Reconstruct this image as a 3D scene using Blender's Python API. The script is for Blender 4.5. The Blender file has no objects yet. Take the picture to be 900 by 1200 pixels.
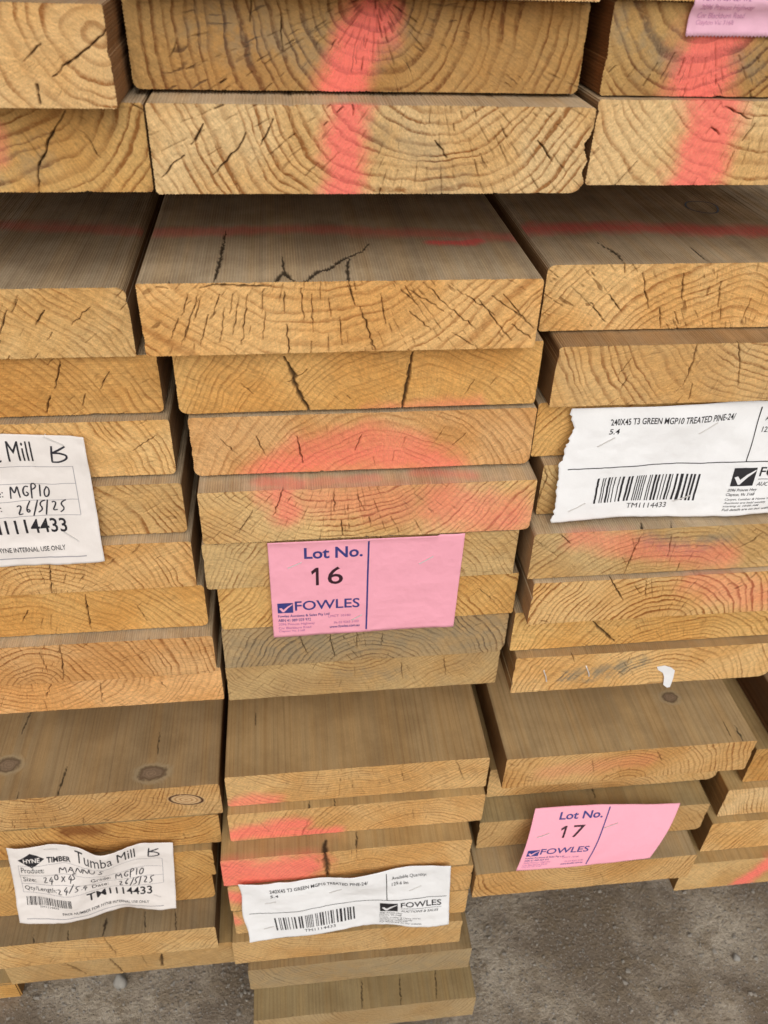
# Stacked treated pine boards with lot labels, seen close up from above.
import bpy, bmesh, math, random
import numpy as np
from mathutils import Matrix, Vector

sc = bpy.context.scene
COL = sc.collection

# ------------------------------------------------------------------ camera
cam_d = bpy.data.cameras.new('camera')
cam = bpy.data.objects.new('camera', cam_d)
COL.objects.link(cam)
Rm = [[0.993314, -0.111515, 0.029865], [-0.04348, -0.601021, -0.79805], [0.106944, 0.791415, -0.601851]]
cam.matrix_world = Matrix(((Rm[0][0], -Rm[1][0], -Rm[2][0], 0.0),
                           (Rm[0][1], -Rm[1][1], -Rm[2][1], 0.0),
                           (Rm[0][2], -Rm[1][2], -Rm[2][2], 1.05),
                           (0, 0, 0, 1)))
cam_d.sensor_fit = 'VERTICAL'
cam_d.sensor_height = 36.0
cam_d.sensor_width = 27.0
cam_d.lens = 970.168 / 1200 * 36.0
cam_d.clip_start = 0.01
cam_d.clip_end = 200.0
cam_d.dof.use_dof = True
cam_d.dof.focus_distance = 0.60
cam_d.dof.aperture_fstop = 13.0
sc.camera = cam

# ------------------------------------------------------------------ overcast daylight
SUN_ELEV, SUN_AZ = math.radians(39), math.radians(-12)      # azimuth: from behind the camera, a little to the left
world = bpy.data.worlds.new('World')
sc.world = world
world.use_nodes = True
wn, wl = world.node_tree.nodes, world.node_tree.links
wn.clear()
sky = wn.new('ShaderNodeTexSky')
sky.sky_type = 'NISHITA'
sky.sun_disc = False
sky.sun_elevation = SUN_ELEV
sky.sun_rotation = math.pi + SUN_AZ
sky.air_density = 1.0
sky.dust_density = 3.0
hs = wn.new('ShaderNodeHueSaturation')                       # cloud cover: the sky's blue washed out to grey
hs.inputs['Saturation'].default_value = 0.03
bg = wn.new('ShaderNodeBackground')
bg.inputs['Strength'].default_value = 0.13
wo = wn.new('ShaderNodeOutputWorld')
wl.new(sky.outputs[0], hs.inputs['Color'])
wl.new(hs.outputs[0], bg.inputs['Color'])
wl.new(bg.outputs[0], wo.inputs['Surface'])

sun_d = bpy.data.lights.new('sun', 'SUN')
sun_d.energy = 1.3
sun_d.angle = math.radians(60)
sun_d.color = (1.0, 0.93, 0.83)
sun = bpy.data.objects.new('sun', sun_d)
COL.objects.link(sun)
sdir = Vector((math.sin(SUN_AZ) * math.cos(SUN_ELEV), -math.cos(SUN_AZ) * math.cos(SUN_ELEV), math.sin(SUN_ELEV)))
sun.rotation_euler = sdir.to_track_quat('Z', 'Y').to_euler()
sun.location = sdir * 5

vs = sc.view_settings
vs.view_transform = 'Standard'
vs.look = 'None'
vs.exposure = -0.18
vs.gamma = 1.0
vs.use_curve_mapping = False
sc.cycles.use_denoising = True
sc.cycles.max_bounces = 8

# ------------------------------------------------------------------ node helper
class NT:
    def __init__(self, name):
        self.mat = bpy.data.materials.new(name)
        self.mat.use_nodes = True
        self.t = self.mat.node_tree
        self.t.nodes.clear()
        self.out = self.n('ShaderNodeOutputMaterial')
        self.bsdf = self.n('ShaderNodeBsdfPrincipled')
        self.l(self.bsdf.outputs[0], self.out.inputs['Surface'])
    def n(self, k): return self.t.nodes.new(k)
    def l(self, a, b): self.t.links.new(a, b)
    def put(self, sock, v):
        if hasattr(v, 'links') or isinstance(v, bpy.types.NodeSocket): self.l(v, sock)
        elif v is not None: sock.default_value = v
    def m(self, op, a, b=None, c=None, clamp=False):
        n = self.n('ShaderNodeMath'); n.operation = op; n.use_clamp = clamp
        for i, v in enumerate((a, b, c)): self.put(n.inputs[i], v)
        return n.outputs[0]
    def v(self, op, a, b=None, s=None):
        n = self.n('ShaderNodeVectorMath'); n.operation = op
        self.put(n.inputs[0], a)
        if b is not None: self.put(n.inputs[1], b)
        if s is not None: self.put(n.inputs['Scale'], s)
        return n.outputs['Value'] if op in ('LENGTH', 'DOT_PRODUCT') else n.outputs['Vector']
    def sep(self, a):
        n = self.n('ShaderNodeSeparateXYZ'); self.l(a, n.inputs[0]); return n.outputs
    def com(self, x, y, z):
        n = self.n('ShaderNodeCombineXYZ')
        for i, q in enumerate((x, y, z)): self.put(n.inputs[i], q)
        return n.outputs[0]
    def noise(self, vec, scale=1.0, detail=2.0, rough=0.5, col=False):
        n = self.n('ShaderNodeTexNoise'); n.noise_dimensions = '3D'
        self.l(vec, n.inputs['Vector']); n.inputs['Scale'].default_value = scale
        n.inputs['Detail'].default_value = detail; n.inputs['Roughness'].default_value = rough
        return n.outputs['Color' if col else 'Fac']
    def step(self, x, a, b, lo=0.0, hi=1.0):
        n = self.n('ShaderNodeMapRange'); n.interpolation_type = 'SMOOTHSTEP'
        self.put(n.inputs[0], x)
        for i, q in enumerate((a, b, lo, hi)): self.put(n.inputs[1 + i], q)
        return n.outputs[0]
    def mix(self, f, a, b, mode='MIX'):
        n = self.n('ShaderNodeMix'); n.data_type = 'RGBA'; n.blend_type = mode
        self.put(n.inputs[0], f)
        for i, q in ((6, a), (7, b)):
            if isinstance(q, tuple) and len(q) == 3: q = q + (1.0,)
            self.put(n.inputs[i], q)
        return n.outputs[2]
    def attr(self, name, kind='GEOMETRY', out='Fac'):
        n = self.n('ShaderNodeAttribute'); n.attribute_type = kind; n.attribute_name = name
        return n.outputs[out]
    def bump(self, h, strength, dist):
        n = self.n('ShaderNodeBump'); n.inputs['Strength'].default_value = strength
        n.inputs['Distance'].default_value = dist; self.l(h, n.inputs['Height'])
        self.l(n.outputs[0], self.bsdf.inputs['Normal'])
    def set(self, name, v):
        if isinstance(v, tuple) and len(v) == 3: v = v + (1.0,)
        self.put(self.bsdf.inputs[name], v)

PAINT = (1.0, 0.20, 0.165)

def wood_common(q, side):
    """coordinates in mm, growth ring field round the board's own pith"""
    tc = q.n('ShaderNodeTexCoord').outputs['Object']
    P = q.v('SCALE', tc, s=1000.0)
    pith = q.sep(q.attr('pith', 'OBJECT', 'Vector'))
    look = q.sep(q.attr('look', 'OBJECT', 'Vector'))
    tone = q.attr('tone', 'OBJECT', 'Color')
    seed = q.attr('seed', 'OBJECT', 'Fac')
    S = q.com(q.m('MULTIPLY', seed, 331.0), q.m('MULTIPLY', seed, 57.0), q.m('MULTIPLY', seed, 173.0))
    px, py, pz = q.sep(P)
    if side: Pw = q.com(px, q.m('MULTIPLY', py, 0.035), pz)
    else: Pw = P
    PS = q.v('ADD', Pw, S)
    def warp(scale, amp):
        c = q.noise(PS, scale, 1.0, 0.5, col=True)
        return q.v('SCALE', q.v('SUBTRACT', c, (0.5, 0.5, 0.5)), s=amp)
    Q = q.v('SUBTRACT', Pw, q.com(pith[0], 0.0, pith[1]))
    Q = q.v('ADD', Q, warp(0.018, 20.0)); Q = q.v('ADD', Q, warp(0.09, 4.0))
    if not side: Q = q.v('ADD', Q, warp(0.45, 0.9))
    qx, qy, qz = q.sep(Q)
    r = q.m('SQRT', q.m('ADD', q.m('MULTIPLY', qx, qx), q.m('MULTIPLY', qz, qz)))
    th = q.m('ARCTAN2', qz, qx)
    if side: r = q.m('ADD', r, q.m('MULTIPLY', q.m('POWER', q.m('MAXIMUM', q.attr('knot'), 0.0), 1.3), 16.0))
    ph = q.m('DIVIDE', r, pith[2])
    nz = q.noise(q.com(q.m('MULTIPLY', r, 0.05), seed, 0.0), 1.0, 1.0)
    ph = q.m('ADD', ph, q.m('MULTIPLY', nz, 3.0))
    fr = q.m('FRACT', ph); cell = q.m('FLOOR', ph)
    w = q.n('ShaderNodeTexWhiteNoise'); w.noise_dimensions = '1D'
    q.put(w.inputs['W'], q.m('ADD', cell, q.m('MULTIPLY', seed, 13.7)))
    late = q.m('MULTIPLY', q.step(fr, 0.48, 0.84), q.step(fr, 0.90, 1.0, 1.0, 0.0))
    late = q.m('MULTIPLY', late, q.m('MULTIPLY_ADD', w.outputs[0], 0.62, 0.38))
    return dict(P=P, PS=PS, S=S, r=r, th=th, late=late, look=look, tone=tone, seed=seed, px=px, py=py, pz=pz)

def make_end():
    q = NT('sawn_end_grain')
    k = wood_common(q, False)
    late = k['late']
    late = q.m('MULTIPLY', late, q.step(q.noise(k['PS'], 0.035, 2.0), 0.28, 0.62, 0.35, 1.0))
    arc = q.m('MULTIPLY', k['th'], 62.0)
    cells = q.noise(q.com(q.m('MULTIPLY', arc, 0.42), q.m('MULTIPLY', k['r'], 0.55), q.m('ADD', k['seed'], 3.0)), 1.0, 3.0, 0.65)
    late = q.m('MULTIPLY', late, q.step(cells, 0.30, 0.58, 0.35, 1.15))
    rays = q.noise(q.com(arc, q.m('MULTIPLY', k['r'], 0.10), k['seed']), 1.0, 3.0, 0.6)
    hair = q.step(q.noise(q.com(q.m('MULTIPLY', arc, 0.62), q.m('MULTIPLY', k['r'], 0.075), q.m('ADD', k['seed'], 7.0)), 1.0, 1.0, 0.4), 0.66, 0.74)
    ang = q.m('MULTIPLY_ADD', k['seed'], 2.1, 0.5)
    ca, sa = q.m('COSINE', ang), q.m('SINE', ang)
    a = q.m('ADD', q.m('MULTIPLY', k['px'], ca), q.m('MULTIPLY', k['pz'], sa))
    b = q.m('SUBTRACT', q.m('MULTIPLY', k['pz'], ca), q.m('MULTIPLY', k['px'], sa))
    saw = q.noise(q.com(q.m('MULTIPLY', a, 0.9), q.m('MULTIPLY', b, 0.03), k['seed']), 1.0, 3.0, 0.6)
    fine = q.noise(k['PS'], 1.3, 4.0, 0.65)
    blot = q.noise(k['PS'], 0.016, 3.0, 0.55)
    blot2 = q.noise(k['PS'], 0.05, 3.0, 0.6)
    col = q.mix(q.step(blot, 0.40, 0.66), k['tone'], q.mix(1.0, k['tone'], (0.90, 0.79, 0.64), 'MULTIPLY'))
    col = q.mix(q.step(blot2, 0.45, 0.75, 0.0, 0.55), col, q.mix(1.0, col, (1.10, 1.08, 1.05), 'MULTIPLY'))
    lf = q.m('MULTIPLY', late, q.m('MULTIPLY', k['look'][0], 1.3), clamp=True)
    col = q.mix(lf, col, q.mix(1.0, col, (0.44, 0.29, 0.19), 'MULTIPLY'))
    mod = q.m('ADD', q.m('MULTIPLY_ADD', rays, 0.62, 0.69), q.m('MULTIPLY_ADD', saw, 0.60, -0.30))
    mod = q.m('ADD', mod, q.m('MULTIPLY_ADD', fine, 0.80, -0.40))
    mod = q.m('ADD', mod, q.m('MULTIPLY_ADD', cells, 0.50, -0.25))
    col = q.mix(1.0, col, q.com(mod, mod, mod), 'MULTIPLY')
    hf = q.m('MULTIPLY', hair, q.step(q.noise(k['PS'], 0.03, 1.0), 0.40, 0.6, 0.0, 0.75))
    hf = q.m('MULTIPLY', hf, k['look'][1])
    col = q.mix(hf, col, q.mix(1.0, col, (0.30, 0.22, 0.15), 'MULTIPLY'))
    # weathering and blue-grey stain
    g = q.m('MULTIPLY', k['look'][2], q.step(q.noise(k['PS'], 0.03, 4.0, 0.6), 0.3, 0.7, 0.35, 1.0))
    col = q.mix(g, col, q.mix(lf, (0.37, 0.265, 0.14), (0.20, 0.14, 0.075)))
    st = q.m('MULTIPLY', q.attr('stain'), q.step(q.m('ADD', q.noise(k['PS'], 0.10, 4.0, 0.65), q.m('MULTIPLY', late, 0.25)), 0.34, 0.66))
    col = q.mix(st, col, q.mix(lf, (0.29, 0.235, 0.15), (0.10, 0.082, 0.060)))
    re = q.m('MULTIPLY', q.attr('resin'), q.m('MULTIPLY_ADD', fine, 0.8, 0.4), clamp=True)
    col = q.mix(re, col, (0.20, 0.065, 0.016))
    # spray paint
    pa = q.attr('paint')
    spray = q.noise(k['PS'], 1.9, 4.0, 0.75)                  # droplets at the thin edges of the spray
    pf = q.m('MULTIPLY', pa, q.m('ADD', q.m('MULTIPLY_ADD', fine, 0.8, 0.55), q.m('MULTIPLY_ADD', spray, 2.6, -1.3)), clamp=True)
    pm = q.m('SUBTRACT', 1.0, q.m('ADD', q.m('MULTIPLY', lf, 0.22), q.m('MULTIPLY', hf, 0.55)))
    pm = q.m('ADD', pm, q.m('MULTIPLY_ADD', rays, 0.4, -0.20))
    col = q.mix(q.m('MULTIPLY', pf, 0.88), col, q.mix(1.0, PAINT, q.com(pm, pm, pm), 'MULTIPLY'))
    # knot
    kn = q.attr('knot')
    kr = q.m('FRACT', q.m('MULTIPLY', kn, 5.0))
    kcol = q.mix(q.step(kr, 0.3, 0.9), (0.62, 0.42, 0.22), (0.42, 0.22, 0.09))
    kcol = q.mix(q.m('MULTIPLY', q.step(kn, 0.25, 0.36), q.step(kn, 0.36, 0.48, 1.0, 0.0)), kcol, (0.06, 0.02, 0.01))
    col = q.mix(q.step(kn, 0.22, 0.32), col, kcol)
    cr = q.attr('crack')
    col = q.mix(q.m('MULTIPLY', cr, 0.94), col, (0.055, 0.028, 0.012))
    q.set('Base Color', col)
    q.set('Roughness', 0.78); q.set('Specular IOR Level', 0.22)
    h = q.m('ADD', q.m('MULTIPLY', late, 0.18), q.m('MULTIPLY', rays, 0.6))
    h = q.m('ADD', h, q.m('MULTIPLY', saw, 0.9)); h = q.m('ADD', h, q.m('MULTIPLY', fine, 1.0))
    h = q.m('SUBTRACT', h, hf)
    q.bump(h, 0.55, 0.0006)
    return q.mat

def make_side():
    q = NT('weathered_long_grain')
    k = wood_common(q, True)
    side = q.attr('side', 'OBJECT', 'Color')
    late = k['late']
    PSl = q.v('ADD', q.com(k['px'], q.m('MULTIPLY', k['py'], 0.02), k['pz']), k['S'])
    streak = q.noise(PSl, 0.9, 4.0, 0.65)
    broad = q.noise(PSl, 0.09, 3.0, 0.6)
    patch = q.noise(q.v('ADD', k['P'], k['S']), 0.022, 4.0, 0.6)
    fine = q.noise(q.v('ADD', q.com(k['px'], q.m('MULTIPLY', k['py'], 0.25), k['pz']), k['S']), 2.2, 3.0, 0.6)
    col = q.mix(q.step(patch, 0.35, 0.68), side, q.mix(1.0, side, (0.80, 0.78, 0.76), 'MULTIPLY'))
    col = q.mix(q.step(broad, 0.35, 0.7, 0.0, 0.7), col, q.mix(1.0, col, (1.12, 1.02, 0.86), 'MULTIPLY'))
    rib = q.sep(q.attr('rib', 'OBJECT', 'Vector'))
    lf = q.m('MULTIPLY', late, q.m('MULTIPLY_ADD', rib[2], -0.28, 0.42))
    col = q.mix(lf, col, q.mix(1.0, col, (0.62, 0.54, 0.46), 'MULTIPLY'))
    mod = q.m('ADD', q.m('MULTIPLY_ADD', streak, 0.55, 0.725), q.m('MULTIPLY_ADD', fine, 0.45, -0.225))
    col = q.mix(1.0, col, q.com(mod, mod, mod), 'MULTIPLY')
    # grime in the grooves the saw left
    ge = q.n('ShaderNodeNewGeometry'); up = q.m('GREATER_THAN', q.m('ABSOLUTE', q.sep(ge.outputs['Normal'])[2]), 0.5)
    def groove(c, pitch): return q.m('MULTIPLY_ADD', q.m('COSINE', q.m('MULTIPLY', q.m('DIVIDE', c, pitch), 2 * math.pi)), 0.5, 0.5)
    # narrow edges: unweathered brown, with gap shade between stacks painted into the colour
    col = q.mix(up, q.mix(1.0, col, (0.60, 0.47, 0.36), 'MULTIPLY'), col)
    gx, gz = groove(k['px'], rib[0]), groove(k['pz'], rib[1])
    gr = q.m('ADD', q.m('MULTIPLY', gx, up), q.m('MULTIPLY', gz, q.m('SUBTRACT', 1.0, up)))
    gr = q.m('MULTIPLY', gr, q.m('MULTIPLY', rib[2], q.m('MULTIPLY', q.step(streak, 0.3, 0.65, 0.2, 1.0), q.step(patch, 0.3, 0.6, 0.35, 1.0))))
    col = q.mix(gr, col, q.mix(1.0, col, (0.55, 0.51, 0.46), 'MULTIPLY'))
    pf = q.m('MULTIPLY', q.attr('paint'), q.m('MULTIPLY_ADD', fine, 1.0, 0.4), clamp=True)
    col = q.mix(q.m('MULTIPLY', pf, 0.85), col, q.mix(1.0, (0.90, 0.14, 0.14), q.com(mod, mod, mod), 'MULTIPLY'))
    kn = q.m('ADD', q.attr('knot'), q.m('MULTIPLY', q.m('GREATER_THAN', q.attr('knot'), 0.01), q.m('MULTIPLY_ADD', q.noise(q.v('ADD', k['P'], k['S']), 0.16, 3.0, 0.6), 0.5, -0.25)))
    col = q.mix(q.step(kn, 0.04, 0.34, 0.0, 0.45), col, (0.46, 0.36, 0.22))
    kr = q.m('FRACT', q.m('MULTIPLY', kn, 6.0))
    kcol = q.mix(q.step(kn, 0.48, 0.72), (0.14, 0.085, 0.048), q.mix(kr, (0.19, 0.12, 0.075), (0.31, 0.205, 0.125)))
    col = q.mix(q.step(kn, 0.30, 0.54, 0.0, 0.92), col, kcol)
    col = q.mix(q.m('MULTIPLY', q.attr('crack'), 0.93), col, (0.03, 0.018, 0.010))
    q.set('Base Color', col)
    q.set('Roughness', 0.8); q.set('Specular IOR Level', 0.2)
    h = q.m('ADD', q.m('MULTIPLY', streak, 1.0), q.m('MULTIPLY', fine, 0.6))
    q.bump(h, 0.5, 0.0006)
    return q.mat

M_END, M_SIDE = make_end(), make_side()

def simple(name, colour, rough=0.6, spec=0.3, var=0.06, scale=40.0, metal=0.0):
    q = NT(name)
    tc = q.n('ShaderNodeTexCoord').outputs['Object']
    nz = q.m('MULTIPLY_ADD', q.noise(tc, scale, 4.0, 0.6), 2 * var, 1 - var)
    q.set('Base Color', q.mix(1.0, colour, q.com(nz, nz, nz), 'MULTIPLY'))
    q.set('Roughness', rough); q.set('Specular IOR Level', spec); q.set('Metallic', metal)
    return q.mat

def paper_mat(name, colour):
    q = NT(name)
    tc = q.n('ShaderNodeTexCoord').outputs['Object']
    f = q.noise(tc, 900.0, 3.0, 0.6); c = q.noise(tc, 28.0, 3.0, 0.6)
    mod = q.m('ADD', q.m('MULTIPLY_ADD', f, 0.05, 0.975), q.m('MULTIPLY_ADD', c, 0.08, -0.04))
    q.set('Base Color', q.mix(1.0, colour, q.com(mod, mod, mod), 'MULTIPLY'))
    q.set('Roughness', 0.62); q.set('Specular IOR Level', 0.3)
    h = q.m('ADD', q.m('MULTIPLY', f, 0.03), c)
    h = q.m('ADD', h, q.m('MULTIPLY', q.noise(tc, 75.0, 2.0, 0.5), 0.35))
    q.bump(h, 0.55, 0.004)
    return q.mat

M_WHITE = paper_mat('white_paper', (0.85, 0.845, 0.85))
M_CREAM = paper_mat('off_white_tag', (0.80, 0.745, 0.71))
M_PINK = paper_mat('pink_paper', (0.94, 0.415, 0.52))
M_PINK_PALE = paper_mat('pale_pink_paper', (0.90, 0.52, 0.66))
M_BLUE = simple('navy_ink', (0.045, 0.05, 0.22), 0.6)
M_FAINT = simple('faint_violet_ink', (0.42, 0.16, 0.36), 0.6)
M_FAINTER = simple('fainter_violet_ink', (0.62, 0.30, 0.48), 0.6)
M_BLACK = simple('black_ink', (0.022, 0.020, 0.024), 0.55)
M_MAROON = simple('black_over_pink_ink', (0.045, 0.015, 0.025), 0.55)
M_GREYINK = simple('grey_rule_ink', (0.36, 0.34, 0.36), 0.6)
M_TICK = simple('white_print', (0.80, 0.79, 0.80), 0.6)
M_TICKP = simple('pink_gap_in_print', (0.90, 0.42, 0.53), 0.6)
M_PEN = simple('marker_pen', (0.028, 0.026, 0.035), 0.5)
M_STEEL = simple('staple_wire', (0.74, 0.72, 0.70), 0.4, 0.5, 0.05, 200.0, 0.25)

# ------------------------------------------------------------------ numpy value noise
def vnoise(x, y, seed):
    rs = np.random.RandomState(seed); L = rs.rand(64, 64)
    xi = np.floor(x).astype(int); yi = np.floor(y).astype(int)
    fx = x - xi; fy = y - yi
    fx = fx * fx * (3 - 2 * fx); fy = fy * fy * (3 - 2 * fy)
    a = L[xi % 64, yi % 64]; b = L[(xi + 1) % 64, yi % 64]; c = L[xi % 64, (yi + 1) % 64]; d = L[(xi + 1) % 64, (yi + 1) % 64]
    return (a * (1 - fx) + b * fx) * (1 - fy) + (c * (1 - fx) + d * fx) * fy

def segdist(X, Y, p, q):
    px, py = p; dx, dy = q[0] - px, q[1] - py
    t = np.clip(((X - px) * dx + (Y - py) * dy) / (dx * dx + dy * dy + 1e-9), 0, 1)
    return np.hypot(X - px - t * dx, Y - py - t * dy)

def draw_crack(F, X, Y, width, pts, rs, jit=0.35, step=2.2):
    """raise the crack field F along a wandering line that thins out to its ends"""
    P = [np.array(pts[0], float)]
    for a, b in zip(pts[:-1], pts[1:]):
        a, b = np.array(a, float), np.array(b, float)
        L = np.hypot(*(b - a)); n = max(1, int(L / step))
        d = (b - a) / max(L, 1e-6); nrm = np.array([-d[1], d[0]])
        for i in range(1, n + 1):
            P.append(a + (b - a) * i / n + nrm * (rs.randn() * jit if i < n else 0))
    N = len(P) - 1
    for i in range(N):
        f = (i + 0.5) / N
        hw0 = 0.5 * width * (0.35 + 0.65 * min(1.0, 3.2 * min(f, 1 - f)))  * (0.45 + 0.95 * rs.rand())
        hw = max(hw0, 0.27); op = min(1.0, 0.25 + 0.75 * hw0 / 0.27)
        lo = np.minimum(P[i], P[i + 1]) - hw * 2 - 0.6; hi = np.maximum(P[i], P[i + 1]) + hw * 2 + 0.6
        sel = np.nonzero((X > lo[0]) & (X < hi[0]) & (Y > lo[1]) & (Y < hi[1]))
        if len(sel[0]) == 0: continue
        d = segdist(X[sel], Y[sel], P[i], P[i + 1])
        val = op * np.clip(1.25 - (d / hw) * 0.75, 0, 1)
        F[sel] = np.maximum(F[sel], val)

def draw_blobs(F, X, Y, blobs, seed, grain=0.4, freq=0.10):
    n = (vnoise(X * freq, Y * freq, seed) - 0.5) + 0.5 * (vnoise(X * freq * 3.1, Y * freq * 3.1, seed + 1) - 0.5)
    for hw, s, pts in blobs:
        d = np.full(X.shape, 1e9)
        for a, b in zip(pts[:-1], pts[1:]): d = np.minimum(d, segdist(X, Y, a, b))
        u = d / hw + grain * n
        v = s * (1 - np.clip((u - 0.15) / 1.35, 0, 1))
        v = np.where(v > 0, v, 0); k = np.clip(v / max(s, 1e-6), 0, 1); v = s * k * k * (3 - 2 * k)
        F[...] = np.maximum(F, v)


# ------------------------------------------------------------------ measurements (mm)
BOARD = {  # x, y, z of the front bottom left corner, width, thickness (mm)
 'C0': (-75.0, 494.6, 960.9, 242.1, 44.2),
 'C1': (-66.9, 469.9, 914.1, 237.8, 45.5),
 'C2': (-86.8, 476.9, 815.1, 245.4, 46.9),
 'C3': (-73.4, 490.6, 765.9, 242.7, 47.9),
 'C4': (-68.8, 489.6, 716.4, 240.6, 47.3),
 'C5': (-66.6, 472.7, 668.0, 241.2, 46.0),
 'C6': (-68.9, 476.2, 620.9, 237.3, 44.7),
 'C7': (-61.8, 479.7, 574.4, 237.1, 44.7),
 'C8': (-62.9, 481.0, 528.0, 236.1, 45.1),
 'C9': (-63.7, 483.7, 484.9, 235.4, 42.2),
 'C10': (-73.3, 459.5, 365.2, 243.5, 44.8),
 'C11': (-74.3, 451.3, 321.2, 243.3, 43.7),
 'C12': (-83.7, 432.5, 276.3, 240.1, 44.6),
 'C13': (-80.6, 431.2, 230.4, 242.2, 45.6),
 'C14': (-79.0, 430.6, 185.2, 239.9, 44.8),
 'C15': (-83.3, 422.3, 138.8, 240.4, 46.0),
 'C16': (-70.1, 414.4, 94.1, 239.8, 44.3),
 'C17': (-66.8, 383.0, 49.4, 239.3, 44.3),
 'L0': (-317.7, 456.7, 958.7, 240.0, 45.0),
 'L1': (-308.5, 476.5, 913.4, 240.0, 45.0),
 'L2': (-337.7, 505.7, 801.3, 240.0, 47.3),
 'L3': (-326.1, 511.3, 755.8, 240.0, 44.2),
 'L4': (-322.9, 504.1, 708.8, 240.0, 46.0),
 'L5': (-319.5, 495.3, 662.4, 240.0, 45.2),
 'L6': (-317.1, 486.1, 616.4, 240.0, 45.0),
 'L7': (-312.5, 488.8, 571.2, 240.0, 44.3),
 'L8': (-309.4, 478.1, 526.9, 240.0, 43.5),
 'L9': (-307.3, 485.2, 485.1, 240.0, 41.1),
 'L10': (-319.2, 463.7, 350.0, 240.0, 45.7),
 'L11': (-322.2, 463.3, 303.0, 238.0, 46.0),
 'L12': (-333.8, 456.7, 256.4, 240.0, 45.6),
 'L13': (-338.5, 458.5, 210.6, 240.0, 44.7),
 'L14': (-338.1, 428.1, 165.9, 240.0, 43.8),
 'L15': (-315.7, 432.9, 120.7, 231.3, 44.4),
 'R0': (174.5, 480.4, 962.8, 240.0, 45.0),
 'R1': (172.9, 474.9, 917.1, 240.0, 45.4),
 'R2': (169.6, 507.7, 812.0, 240.0, 46.8),
 'R3': (178.3, 486.2, 765.0, 240.0, 46.2),
 'R4': (173.9, 495.2, 718.5, 240.0, 45.6),
 'R5': (181.7, 485.3, 672.1, 240.0, 45.5),
 'R6': (175.8, 463.0, 626.4, 240.0, 44.8),
 'R7': (180.8, 458.9, 580.6, 240.0, 45.0),
 'R8': (175.7, 474.4, 534.9, 240.0, 44.9),
 'R9': (180.0, 466.0, 490.0, 239.1, 44.2),
 'R10': (185.0, 455.8, 364.4, 245.6, 45.0),
 'R11': (179.1, 478.0, 318.1, 243.5, 45.5),
 'R12': (167.9, 451.1, 271.7, 239.2, 45.2),
 'R13': (162.6, 423.6, 227.7, 231.4, 43.0),
 'F1': (441.8, 463.3, 330.8, 240.0, 53.1),
 'F2': (424.8, 455.8, 284.1, 240.0, 45.9),
 'F3': (417.1, 448.0, 231.2, 240.0, 52.5),
 'F4': (395.5, 435.2, 178.4, 240.0, 52.3),
 'F0': (460.5, 440.0, 384.8, 240.0, 46.0),
 'C20': (-74.2, 478.0, 1006.5, 240.5, 45.0),
 'R20': (173.5, 474.0, 1008.1, 240.0, 45.0),
}
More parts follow.
